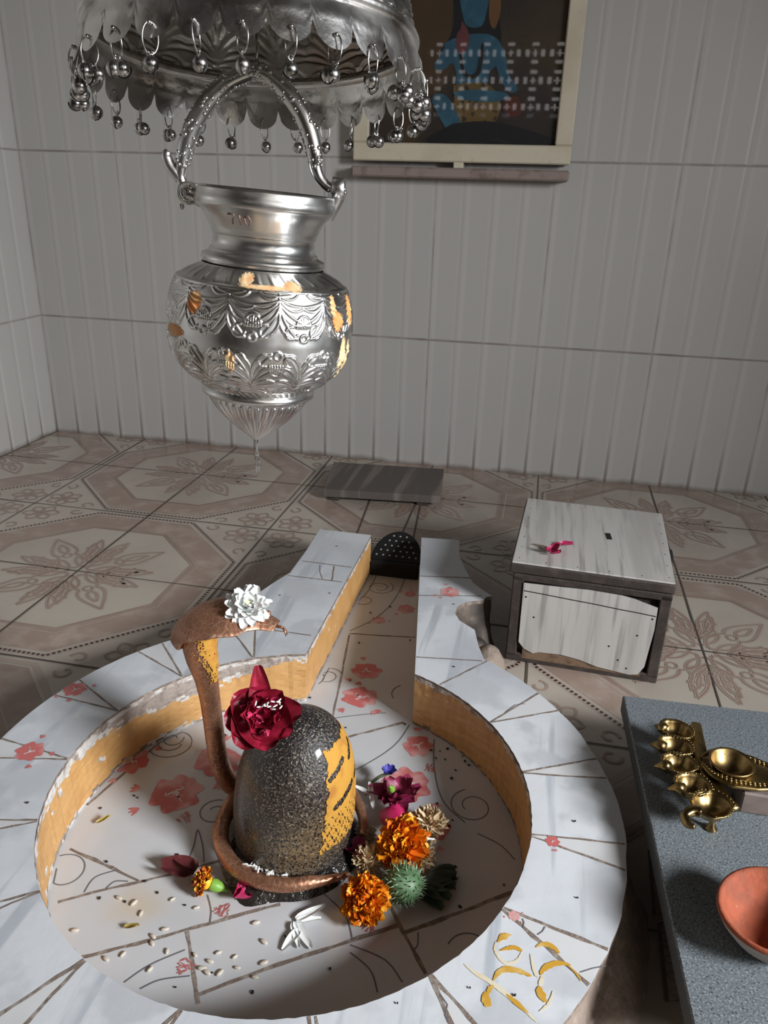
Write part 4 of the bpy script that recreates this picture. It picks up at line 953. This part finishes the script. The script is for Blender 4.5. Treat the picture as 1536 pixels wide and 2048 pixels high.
# ------------------------------------------------------------------ low plank by the wall
c0, c1, c2, c3 = (P(*p, .034) for p in ((648, 978), (880, 992), (888, 938), (668, 924)))
pk = thing('low_plank', 'dark worn wooden board lying on the floor against the back wall', 'wooden board', ((c0.x+c2.x)/2, (c0.y+c2.y)/2, 0))
b = MB(); tp = [Vector((v.x, min(v.y, WY-.01), .034)) for v in (c0, c1, c2, c3)]; bt = [v-Vector((0, 0, .020)) for v in tp]
b.add(tp+bt, [(0, 1, 2, 3), (7, 6, 5, 4), (0, 4, 5, 1), (1, 5, 6, 2), (2, 6, 7, 3), (3, 7, 4, 0)], 0, False); b.build('board', M_plank, pk)
for t in (.12, .88):
    a, d = tp[0].lerp(tp[1], t), tp[3].lerp(tp[2], t); mid = (a+d)/2
    b = MB(); b.box((mid.x, mid.y, .0072), (.03, (d-a).length*.9, .0142), 0, bev=.001); b.build('batten', M_wood, pk)

# ------------------------------------------------------------------ granite table with lamp and clay bowl
ZS = .116; SX0, SX1, SY0, SY1 = .155, .62, .452, .90
st = thing('stone_table', 'low table with a speckled grey granite top beside the basin', 'stone table', ((SX0+SX1)/2, (SY0+SY1)/2, 0))
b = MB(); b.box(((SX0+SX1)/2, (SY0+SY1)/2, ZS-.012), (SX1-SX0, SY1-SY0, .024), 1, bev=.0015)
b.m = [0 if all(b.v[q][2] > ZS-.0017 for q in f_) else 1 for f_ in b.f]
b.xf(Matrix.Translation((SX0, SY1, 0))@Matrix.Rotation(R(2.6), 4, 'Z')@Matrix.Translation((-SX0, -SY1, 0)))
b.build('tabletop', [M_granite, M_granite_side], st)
for x in (.30, .56):
    b = MB(); b.box((x, .66, .053), (.06, .34, .106), 0, bev=.004); b.build('support', M_plaster, st)

ZL = ZS+.030
lampc = P(1440, 1560, ZS)
lamp = thing('five_wick_lamp', 'brass five-wick oil lamp with leaf-shaped handle on the granite top', 'oil lamp', (lampc.x, lampc.y, ZS))
cups = [P(*p, ZL) for p in ((1352, 1462), (1350, 1495), (1357, 1530), (1384, 1572), (1424, 1612))]
spts = [(1308, 1450), (1298, 1488), (1308, 1532), (1335, 1578), (1370, 1640)]
# plate joining the cups
b = MB(); joint = smooth_path([P(*p, ZL-.004) for p in ((1392, 1448), (1396, 1490), (1404, 1530), (1424, 1566), (1472, 1620))], 5)
b.tube(joint, lerp_list([.006, .009, .010, .010, .006], len(joint)), 10, 0, flat=.5); b.build('joining_bar', M_brass, lamp)
for i, c in enumerate(cups):
    b = MB(); r = .0168 if i < 4 else .019
    d = (P(*spts[i], ZL)-c); d.z = 0; L_ = d.length; d.normalize(); cr_ = Vector((-d.y, d.x, 0))
    prof = [(.0003, -.012), (.007, -.0115), (.0125, -.008), (.0155, -.002), (r, .003), (r+.0008, .0042), (r-.0008, .0044), (r-.0028, .001), (.0115, -.006), (.006, -.009), (.0002, -.0095)]
    rows = []
    for (rad_, z) in prof:
        row = []
        for j in range(32):
            a = 2*PI*j/32; dv = d*math.cos(a)+cr_*math.sin(a); ex = 1.
            if i == 4: ex = 1+.1*math.cos(a)
            row.append(c+dv*rad_*ex*(1.12 if abs(math.cos(a)) > .7 else 1)+Vector((0, 0, z)))
        rows.append(row)
    b.grid(rows, 0, True, True)
    for j in range(30):
        a = 2*PI*j/30
        if math.cos(a) < .72: b.sphere(c+(d*math.cos(a)+cr_*math.sin(a))*(r+.0008)*(1.12 if abs(math.cos(a)) > .7 else 1)+Vector((0, 0, .0036)), .0010, 0, 6, 4)
    if i < 4:
        tipv = P(*spts[i], ZL-.004); b.tube([c+d*r*.72+Vector((0, 0, -.002)), c+d*r*.98+Vector((0, 0, .0)), c.lerp(tipv, .72), tipv], [.0075, .0068, .0042, .0006], 12)
    if i == 4: b.tube(smooth_path([c+d*.018, P(1385, 1622, ZL), P(1370, 1632, ZL-.002), P(1376, 1648, ZL-.004), P(1390, 1654, ZL-.002)], 5), lerp_list([.006, .0055, .005, .0045, .002], 21), 10)
    b.build('wick_cup', M_brass, lamp)
# handle: leaf plate with a big oil cup
ZH = ZS+.036
b = MB(); ctr = smooth_path([P(*p, ZH) for p in ((1404, 1520), (1425, 1525), (1465, 1535), (1510, 1545), (1560, 1555), (1640, 1570))], 5)
hw_ = lerp_list([.005, .022, .030, .026, .017, .012], len(ctr)); rows = []
oc = P(1462, 1530, ZH+.002)
ctr = smooth_path(ctr, 3); hw_ = lerp_list(hw_, len(ctr))
for i, p in enumerate(ctr):
    t = (ctr[min(i+1, len(ctr)-1)]-ctr[max(i-1, 0)]).normalized(); nn = Vector((-t.y, t.x, 0))
    rows.append([p+nn*hw_[i]*s_+Vector((0, 0, .002-.003*s_*s_)) for s_ in np.linspace(-1, 1, 33)])
for dz0, fl in ((0, False), (.003, True)):
    fs = []
    for i in range(len(rows)-1):
        for j in range(32):
            mid = (rows[i][j]+rows[i+1][j+1])/2
            if math.hypot(mid.x-oc.x, mid.y-oc.y) > .0222: q = (i*33+j, i*33+j+1, (i+1)*33+j+1, (i+1)*33+j); fs.append(q[::-1] if fl else q)
    b.add([v-Vector((0, 0, dz0)) for r in rows for v in r], fs, 0, True)
for sgn in (0, 32): b.tube([r[sgn] for r in rows], .0022, 8)
for i in range(4, len(ctr)-1, 3):
    t = (ctr[i+1]-ctr[i-1]).normalized(); nn = Vector((-t.y, t.x, 0))
    for s_ in (-.86, -.74, .74, .86): b.sphere(ctr[i]+nn*hw_[i]*s_+Vector((0, 0, .0012)), (.0022, .0014, .0012), 0, 6, 4)
handle = b.build('handle', M_brass, lamp)
b = MB(); b.lathe([(.0002, -.016), (.010, -.014), (.018, -.007), (.0225, .002), (.024, .0048), (.0225, .0055), (.0205, .003), (.0165, -.006), (.009, -.011), (.0002, -.0125)], 40, 0, None, oc)
b.build('oil_cup', M_brass, lamp)
b = MB(); bl = P(1500, 1600, ZS+.004); b.box((bl.x+.035, bl.y-.0, ZS+.0135), (.10, .036, .027), 0, bev=.002); b.build('foot_block', mat('lamp_foot', (.19, .145, .125), .6, layers=[('noise', 40, (.14, .1, .085), .4, .7)]), lamp)
for c in (cups[0], cups[2], cups[4]):
    b = MB(); b.lathe([(.006, ZS+.0004), (.0065, ZS+.002), (.003, ZS+.006), (.003, ZL-.012), (.006, ZL-.0105)], 14, 0, None, (c.x+.004, c.y, 0)); b.build('foot', M_brass, lamp)

bc = P(1546, 1886, ZS)
dy = thing('clay_bowl', 'small terracotta bowl with ash-grey underside on the granite top', 'clay bowl', bc)
Md = Matrix.Translation(bc)@Matrix.Rotation(R(-8), 4, 'Y')
b = MB(); b.lathe([(.0002, .006), (.014, .0065), (.026, .012), (.036, .024), (.0425, .038), (.0450, .0405), (.0475, .0400), (.0480, .037)], 56, 0, Md); b.build('bowl_inside', M_clay, dy)
b = MB(); b.lathe([(.0480, .037), (.0455, .030), (.038, .017), (.029, .008), (.024, .003), (.0002, .003)], 56, 0, Md); b.build('bowl_underside', M_ash, dy)

# ------------------------------------------------------------------ flowers and petals
def petal(mb, o, d, up, L_, W, curl=.6, cup=.3, m=0, nu=6, nv=5, ruf=0., tip=.75, seed=0.):
    o = Vector(o); d = Vector(d).normalized(); up = Vector(up); up = (up-d*up.dot(d)).normalized(); sd = d.cross(up)
    rows = []; pos = Vector(o); ang = 0.
    for i in range(nu+1):
        t = i/nu; dd = d*math.cos(curl*t)+up*math.sin(curl*t); un = up*math.cos(curl*t)-d*math.sin(curl*t)
        if i: pos = pos+dd*(L_/nu)
        wv = W*.5*math.sin(PI*(.09+.855*t**tip))**.62
        rows.append([pos+sd*wv*s_+un*(cup*W*s_*s_*.5+ruf*math.sin(s_*6+seed+t*5)*t) for s_ in np.linspace(-1, 1, nv)])
    mb.grid(rows, m, True)
GOLD = PI*(3-math.sqrt(5))
def ruffle_ball(c, r, n_, axis, mi=(0, 1), fl=1., seed=0, Lk=.52, Wk=.40, low=-.35):
    mb = MB(); rr = random.Random(seed); ax = Vector(axis).normalized(); q = ax.to_track_quat('Z', 'Y')
    mb.sphere(c, r*.5, mi[-1], 12, 8)
    for k in range(n_):
        z = 1-(1-low)*(k+.5)/n_; s_ = math.sqrt(max(0, 1-z*z)); a = k*GOLD+rr.uniform(-.3, .3)
        dv = q@Vector((s_*math.cos(a), s_*math.sin(a), z*fl)); up = q@Vector((-math.cos(a)*z, -math.sin(a)*z, s_+.2))
        rad = rr.uniform(.40, .55)*r
        petal(mb, Vector(c)+dv*rad, dv+Vector((rr.uniform(-.35, .35), rr.uniform(-.35, .35), rr.uniform(-.2, .3))), up+Vector((rr.uniform(-.7, .7), rr.uniform(-.7, .7), rr.uniform(-.3, .3))), r*Lk*rr.uniform(.8, 1.15), r*Wk*rr.uniform(.8, 1.2), rr.uniform(-.3, .9), rr.uniform(-.5, .9), rr.choice(mi), 4, 5, r*.05, .55, rr.uniform(0, 6))
    return mb
def calyx(c, axis, r, l):
    mb = MB(); ax = Vector(axis).normalized(); Mx = Matrix.Translation(Vector(c))@ax.to_track_quat('Z', 'Y').to_matrix().to_4x4()
    mb.lathe([(r*.95, 0), (r*1.05, -l*.25), (r*.8, -l*.6), (r*.4, -l*.85), (r*.3, -l*1.15), (.0001, -l*1.15)], 14, 0, Mx); return mb
def flower_thing(name, label, cat, c, zbase=0.): return thing(name, label, cat, (c.x, c.y, zbase))
CAMD = Vector((-.0, 0, 0))
def to_cam(p): return (Vector(CC.tolist())-Vector(p)).normalized()

c = P(730, 1800, .026); t = flower_thing('marigold', 'round orange marigold at the bottom right of the stone, on the basin floor', 'flower', c, ZB)
ruffle_ball(c, .0262, 230, to_cam(c)+Vector((-.1, 0, .3)), (0, 0, 1), seed=1).build('bloom', [M_mar, M_mar2], t); calyx(c+Vector((.002, .008, -.008)), (-.1, -.5, .8), .007, .012).build('calyx', M_green, t)
c = P(806, 1688, .036); t = flower_thing('marigold', 'open orange marigold with loose petals, upper one above the spiny green pod', 'flower', c, ZB)
ruffle_ball(c, .0285, 120, to_cam(c)+Vector((-.3, 0, .4)), (0, 0, 1), seed=2, Lk=.62, Wk=.5).build('bloom', [M_mar, M_mar2], t); calyx(c+Vector((.004, .012, -.014)), (-.2, -.6, .7), .008, .016).build('calyx', M_green, t)
c = P(411, 1763, .017); t = flower_thing('marigold', 'small rust-orange marigold with green calyx lying left of the cobra coil', 'flower', c, ZB)
mb = ruffle_ball(c, .0165, 120, Vector((-.75, -.2, .35)), (0, 0, 0, 1), fl=.75, seed=3, low=-.1); mb.build('bloom', [M_rust, M_yel], t)
calyx(c+Vector((.006, .001, -.003)), (-.85, -.1, .35), .0068, .018).build('calyx', M_green, t)

# spiny pod
c = P(808, 1768, .0245); t = flower_thing('spiny_pod', 'round green spiny seed pod between the marigolds on the basin floor', 'seed pod', c, ZB)
mb = MB(); mb.sphere(c, (.0205, .0205, .0195), 0, 28, 18); mb.build('pod', M_pod, t)
mb = MB(); rr = random.Random(8)
for k in range(170):
    z = 1-2*(k+.5)/170; s_ = math.sqrt(1-z*z); a = k*GOLD; dv = Vector((s_*math.cos(a), s_*math.sin(a), z))
    if c.z+dv.z*.026 < ZB+.001: continue
    jit = Vector((rr.uniform(-.2, .2), rr.uniform(-.2, .2), rr.uniform(-.2, .2))); mb.tube([c+dv*.0195, c+(dv+jit*.4).normalized()*.0225, c+(dv+jit).normalized()*.0262], [.0009, .0005, .0001], 5)
mb.build('spines', M_spine, t)
c = P(860, 1775, .012); t = flower_thing('dark_piece', 'dark crumpled piece lying to the right of the spiny pod', 'leaf', c, ZB)  # dark curled blades set to the right of the pod
mb = MB()
for k in range(5): petal(mb, c+Vector((-.012+.003*k, -.004+.004*k, -.004)), (.8, -.5+.3*k, .25), (0, 0, 1), .034, .022, -.5, .4, 0, 6, 5, .002, seed=k)
mb.build('blade', M_dark_piece, t)

# white flower on the cobra's hood
c = Vector((-.283, .694, .299)); t = thing('white_flower', 'white many-petalled flower resting on the cobra hood', 'flower', (c.x, c.y, .29))
mb = MB(); rr = random.Random(4)
for ring_, (n_, L_, el) in enumerate(((13, .0245, -.12), (12, .022, .22), (10, .018, .6), (7, .013, 1.0))):
    for k in range(n_):
        a = 2*PI*(k+.5*ring_)/n_+rr.uniform(-.12, .12); dv = Vector((math.cos(a)*math.cos(el), math.sin(a)*math.cos(el), math.sin(el)+rr.uniform(-.1, .15)))
        petal(mb, c+dv*.002, dv, (0, 0, 1), L_*rr.uniform(.85, 1.1), .0125, rr.uniform(-.3, .5), .35, 0, 7, 5, .0005, 1.0, rr.uniform(0, 6))
mb.xf(Matrix.Translation(c)@Matrix.Rotation(R(28), 4, 'X')@Matrix.Rotation(R(14), 4, 'Y')@Matrix.Translation(-c)); mb.build('petals', M_white, t)
mb = MB(); mb.sphere(c+Vector((0, -.001, .006)), (.005, .005, .004), 0, 12, 8); mb.build('centre', mat('white_flower_centre', (.72, .76, .45), .6), t)

# crimson rose on top of the stone
c = P(522, 1428, 0); c = PY(523, 1428, .632); t = thing('rose', 'crimson rose with a crumpled centre resting on top of the black stone', 'flower', (c.x+.03, c.y+.02, .16))
mb = MB(); tc = to_cam(c); rgt = Vector((math.cos(R(11)), math.sin(R(11)), 0)); upv = tc.cross(rgt).normalized()
upv = upv if upv.z > 0 else -upv
bk = c-tc*.012
for (ang, L_, W, cu, lift) in ((98, .052, .026, .15, .30), (150, .036, .050, .35, .22), (192, .038, .052, .30, .15), (236, .040, .054, .35, .12), (282, .038, .054, .35, .12), (330, .038, .048, .2, .15), (8, .044, .040, .1, .2), (50, .034, .040, .3, .28)):
    dv = rgt*math.cos(R(ang))+upv*math.sin(R(ang))
    petal(mb, bk+dv*.002, dv+tc*lift, tc, L_, W, cu, .30, 0, 9, 9, .0010, .5, ang)
for (ang, L_, W) in ((20, .030, .034), (110, .028, .030), (185, .028, .034), (250, .030, .038), (310, .030, .036)):
    dv = rgt*math.cos(R(ang))+upv*math.sin(R(ang)); petal(mb, bk+tc*.004, dv+tc*.55, tc, L_, W, .55, .4, 0, 9, 9, .0012, .5, ang*2)
mb.build('outer_petals', M_rose, t)
mb = MB(); rr = random.Random(6)
for k in range(30):
    a = rr.uniform(0, 6.28); q = rr.uniform(0, .017); dv = rgt*math.cos(a)+upv*math.sin(a)
    petal(mb, c-tc*.002+dv*q, dv*.6+tc*rr.uniform(.4, 1.1), tc, .012, .010, rr.uniform(-.5, 1.2), rr.uniform(-.4, .8), 0, 4, 5, .0012, .6, k)
mb.build('crumpled_centre', M_rosec, t)

def loose(name, label, cat, px, py, z, mt_, specs, zb=ZB, grp=None):
    c = P(px, py, z); mb = MB()
    for k, (dx, dy_, d, up, L_, W, cu, cp) in enumerate(specs): petal(mb, c+Vector((dx, dy_, 0)), d, up, L_, W, cu, cp, 0, 8, 7, .0008, .6, k)
    o = mb.build(name, mt_, org=(c.x, c.y, zb)); return tag(o, label, cat, grp)
loose('rose_petal', 'dried dark red rose petal lying left of the small rust marigold', 'petal', 388, 1748, .010, M_dry, [(0, 0, (-.9, .0, .1), (0, -.2, 1), .040, .026, -.25, .8), (.0, .003, (-.85, .25, .2), (0, .3, 1), .032, .018, -.3, .7)])
loose('rose_petal', 'magenta cupped petal below the left of the cobra coil', 'petal', 492, 1797, .006, M_pink, [(0, .004, (-.55, -.75, .15), (.2, .2, 1), .021, .023, .7, .9), (.001, .002, (-.5, -.7, .45), (.2, .2, 1), .015, .015, .5, .9)])
# white elongated petals
loose('white_petals', 'white strap-shaped petals lying on the near basin floor, joined at one end', 'petal', 592, 1840, .006, M_white, [(0, 0, (.75, .55, .12), (0, 0, 1), .034, .010, .1, .4), (.001, -.001, (.85, .25, .05), (0, 0, 1), .026, .009, .0, .4), (0, -.002, (.72, -.75, .02), (0, 0, 1), .036, .011, -.1, .4), (-.002, -.004, (.45, -.8, .02), (0, 0, 1), .030, .008, -.1, .4)])
loose('white_petal', 'single white petal below the joined white strap petals', 'petal', 598, 1862, .006, M_white, [(0, 0, (-.35, -.85, .0), (0, 0, 1), .026, .010, -.1, .5)])
loose('white_petal', 'white petal stuck between the stone and the maroon rose', 'petal', 742, 1588, .022, M_white, [(0, 0, (-.9, .15, .1), (0, 0, 1), .026, .007, .2, .4), (0, 0, (-.3, .8, .3), (0, 0, 1), .016, .007, .2, .4), (0, 0, (.3, -.6, -.5), (0, 0, 1), .018, .006, -.2, .4)])
loose('white_petal', 'white petal poking from the right edge of the open orange marigold', 'petal', 838, 1682, .045, M_white, [(0, 0, (.9, .3, .15), (0, 0, 1), .018, .005, -.2, .5)])
# heap behind the stone
c = P(792, 1592, .024); t = flower_thing('rose', 'faded maroon rose lying behind the open orange marigold', 'flower', c, ZB)
mb = MB(); rr = random.Random(9)
for k in range(20):
    a = k*GOLD; el = rr.uniform(-.25, .9); dv = Vector((math.cos(a)*math.cos(el), math.sin(a)*math.cos(el), math.sin(el)))
    petal(mb, c+dv*.004, dv, (0, 0, 1), rr.uniform(.020, .033), rr.uniform(.018, .026), rr.uniform(-.3, .6), .4, 0, 7, 6, .0015, .6, k)
mb.build('petals', M_maroon, t); calyx(c+Vector((-.004, -.010, .018)), (.1, .5, -.8), .0045, .012).build('calyx', M_green, t)
c = P(786, 1632, .024); loose('rose_petal', 'bright crimson petal between the maroon rose and the open orange marigold', 'petal', 795, 1622, .030, M_pink, [(-.004, .012, (.1, -.9, -.2), (0, .3, 1), .034, .038, .4, -.5)])
c = P(778, 1548, .020); t = flower_thing('blue_flower', 'small violet-blue flower behind the maroon rose', 'flower', c, ZB)
mb = MB()
for k in range(6): a = k*PI/3; petal(mb, c, (math.cos(a), math.sin(a), .5), (0, 0, 1), .013, .012, .3, .4, 0, 5, 5, .0005, .6, k)
mb.build('petals', M_blue, t); mb = MB(); mb.tube(smooth_path([c, c+Vector((-.012, -.002, -.005)), c+Vector((-.022, -.010, -.011))], 5), [.0022]*11, 8); mb.build('stem', mat('pale_stem', (.32, .40, .24), .5), t)
for (px, py, z, r, lab, sd, mt_) in ((856, 1650, .020, .022, 'cream-coloured flower head on the right behind the open orange marigold', 21, M_creamf), (738, 1718, .018, .018, 'cream flower head wedged between the stone and the orange marigolds', 22, M_creamf), (842, 1712, .015, .017, 'pale tan flower head right of the open orange marigold, near the pod', 23, M_creamf), (730, 1668, .016, .013, 'whitish faded flower touching the right side of the black stone', 24, M_wet)):
    c = P(px, py, z); t = flower_thing('cream_flower', lab, 'flower', c, ZB); ruffle_ball(c, r, 130, (0, -.2, 1), (0, 0), fl=.6, seed=sd, Lk=.6, Wk=.26).build('bloom', mt_, t)
    mb = MB(); mb.lathe([(r*.35, -r*.55), (r*.25, -r*.75), (.0002, -r*.8)], 10, 0, None, c); mb.build('calyx', M_green, t)
loose('rose_petal', 'dark wine-red petal tucked under the right side of the stone', 'petal', 702, 1694, .016, M_maroon, [(0, .004, (.4, -.8, .1), (0, 0, 1), .030, .026, .4, .5), (0, .0, (.9, -.1, .3), (0, 0, 1), .022, .022, .4, .5)])
# petals on the box lid
for (px, py, lab, sp_) in ((1108, 1106, 'crumpled pink-red petals on the lid of the offering box, left of the slot', [(-.004, 0, (.7, .5, .25), (0, 0, 1), .022, .018, .7, .7), (-.006, -.004, (.9, -.6, .2), (0, 0, 1), .022, .016, .5, .6), (-.008, .002, (-.5, -.7, .3), (0, 0, 1), .016, .014, .8, .6), (0, .006, (-.2, .9, .3), (0, 0, 1), .015, .014, .6, .6)]), (1133, 1091, 'single small red petal on the lid of the offering box, nearest the slot', [(-.010, .0, (.95, -.05, .08), (0, 0, 1), .021, .012, .2, .8)])):
    loose('rose_petal', lab, 'petal', px, py, bh+.006, M_pink, sp_, bh)
mb = MB(); q = [P(1064, 1088, bh+.004), P(1085, 1091, bh+.005), P(1100, 1097, bh+.005)]; mb.tube(q, [.0006, .0009, .0012], 6); tag(mb.build('dry_stem', M_creamf, org=q[1]), 'thin dry stem on the box lid beside the red petals', 'stem')
# yellow scraps and stained petals
for (px, py, ang, mt_, lab) in ((205, 1645, .6, M_creamf, 'curled yellow-green petal scrap on the left of the basin floor'), (262, 1853, .1, M_creamf, 'brown-yellow husk on the stained near-left basin tile')):
    c = P(px, py, .006); mb = MB(); petal(mb, c-Vector((.006, .003, 0)), (math.cos(ang), math.sin(ang), .1), (0, 0, 1), .018, .006, .4, .9, 0, 6, 5); tag(mb.build('petal_scrap', mat('scrap', (.45, .36, .10), .5), org=(c.x, c.y, ZB)), lab, 'petal')

# rice grains: copies sharing one mesh
gm = MB(); gm.sphere((0, 0, 0), (.0042, .0012, .0011), 0, 10, 6); rice0 = None
def put(src, name, mt_, mbx, loc, rot, label, cat, grp, sc_=1.):
    if src is None: o = mbx.build(name, mt_); src = o
    else: o = src.copy(); COL.objects.link(o)
    o.location = loc; o.rotation_euler = rot; o.scale = (sc_,)*3; tag(o, label, cat, grp); return src
rr = random.Random(12)
for k in range(26):
    t = rr.random(); a = 248+34*t+rr.uniform(-3, 3); rd = .072+rr.uniform(-.004, .012)*(1 if k % 2 else .5)
    z = .021+max(0, .0145-abs(rd-.083)*1.1)+.001*(k % 3)
    rice0 = put(rice0, 'rice_grain', M_rice, gm, (LC.x+rd*math.cos(R(a)), LC.y+rd*math.sin(R(a)), z+.003), (rr.uniform(-.4, .4), rr.uniform(-.5, .5), rr.uniform(0, 3.1)), 'white rice grain on the copper coil at the front of the stone', 'rice grain', 'rice grains on the copper coil')
for k in range(14):
    a = rr.uniform(0, 6.28); q = rr.uniform(.002, .016); v = c_rose = PY(545, 1412, .632)+rgt*math.cos(a)*q*1.3+upv*math.sin(a)*q*.5+to_cam((-.25, .63, .18))*.014
    put(rice0, 'rice_grain', M_rice, gm, v, (rr.uniform(-.8, .8), rr.uniform(-.8, .8), rr.uniform(0, 3.1)), 'white rice grain caught in the crimson rose on the stone', 'rice grain', 'rice grains in the rose', .8)
wm = MB(); wm.sphere((0, 0, 0), (.0052, .0026, .0016), 0, 12, 6); wet0 = None
for (px, py) in ((238, 1795), (268, 1805), (400, 1748), (330, 1858), (306, 1872), (304, 1886), (334, 1902), (246, 1908), (300, 1938), (390, 1909), (437, 1905), (420, 1922), (404, 1936), (414, 1944), (440, 1945), (470, 1913), (528, 1883), (528, 1925), (510, 1954), (475, 1935), (512, 1845), (345, 1798), (393, 1815), (212, 1917), (150, 1860), (282, 1826)):
    v = P(px, py, ZB+.0016); wet0 = put(wet0, 'soaked_grain', M_wet, wm, v, (0, 0, rr.uniform(0, 3.1)), 'swollen pale grain lying wet on the near-left basin tiles', 'grain', 'soaked grains on the basin tiles', rr.uniform(.6, 1.))
sm = MB(); sm.sphere((0, 0, 0), (.0022, .0015, .0012), 0, 8, 5); seed0 = None
for (px, py) in ((199, 1796), (250, 1803), (315, 1785), (202, 1638), (201, 1616), (275, 1595), (268, 1591), (213, 1723), (355, 1709), (660, 1937), (505, 1984), (570, 1872), (424, 1945), (351, 1974), (370, 1810), (290, 1762), (450, 1470), (862, 1500), (880, 1502), (895, 1497), (905, 1490), (872, 1516), (890, 1518), (925, 1512), (930, 1522), (938, 1530), (911, 1540), (903, 1556), (875, 1607), (905, 1640), (898, 1652), (911, 1733), (890, 1780), (920, 1813), (1008, 1769), (870, 1810), (812, 1600), (718, 1285), (741, 1225), (780, 1213), (705, 1100), (620, 1395), (692, 1455), (810, 1448), (700, 1360), (820, 1280)):
    v = P(px, py, ZB+.0012); seed0 = put(seed0, 'black_seed', M_seed, sm, v, (0, 0, rr.uniform(0, 3.1)), 'tiny black seed speck scattered on the basin tiles', 'seed', 'black seeds on the basin tiles', rr.uniform(.6, 1.2))
for (px, py) in ((560, 1190), (660, 1186), (674, 1092), (908, 1208), (1008, 1660), (1155, 1795), (1150, 1642), (1030, 1990), (795, 2006), (940, 1975), (55, 1605), (908, 1333)):
    v = P(px, py, ZT+.0014); put(seed0, 'black_seed', M_seed, sm, v, (0, 0, rr.uniform(0, 3.1)), 'tiny black speck lying on the white rim tiles', 'seed', 'black specks on the rim', rr.uniform(.5, .9))

# ------------------------------------------------------------------ light
def area(name, loc, target, sx, sy, power, col):
    l = bpy.data.lights.new(name, 'AREA'); l.shape = 'RECTANGLE'; l.size = sx; l.size_y = sy; l.energy = power; l.color = col
    o = bpy.data.objects.new(name, l); COL.objects.link(o); o.location = loc
    o.rotation_euler = (Vector(target)-Vector(loc)).to_track_quat('-Z', 'Y').to_euler(); return o
key = area('window_daylight', (WR+.06, (wy0+wy1)/2, (wz0+wz1)/2), (-.2, .75, .3), wy1-wy0, wz1-wz0, 34, (.92, .96, 1.)); key.data.spread = R(95)
area('lattice_daylight', ((jx0+jx1)/2, WF-.25, 1.5), ((jx0+jx1)/2, WF+1, 1.4), .9, .5, 3.2, (1., .93, .88))
area('added_fill', (.9, WF+.05, 1.2), (-.2, 1.2, .5), .9, 1.8, 6.0, (1., .91, .82))  # added warm fill lamp to lift the shadows; no doorway is built here
wd = bpy.data.worlds.new('world'); sc.world = wd; wd.use_nodes = True
wd.node_tree.nodes['Background'].inputs[0].default_value = (.85, .92, 1, 1); wd.node_tree.nodes['Background'].inputs[1].default_value = .8
sc.view_settings.view_transform = 'Standard'; sc.view_settings.look = 'None'; sc.view_settings.exposure = 0; sc.view_settings.gamma = 1
sc.cycles.max_bounces = 8; sc.cycles.diffuse_bounces = 4; sc.cycles.transmission_bounces = 6; sc.cycles.use_denoising = True
sc.cycles.sample_clamp_indirect = 4
for o in bpy.data.objects:
    if '_o' in o: del o['_o']
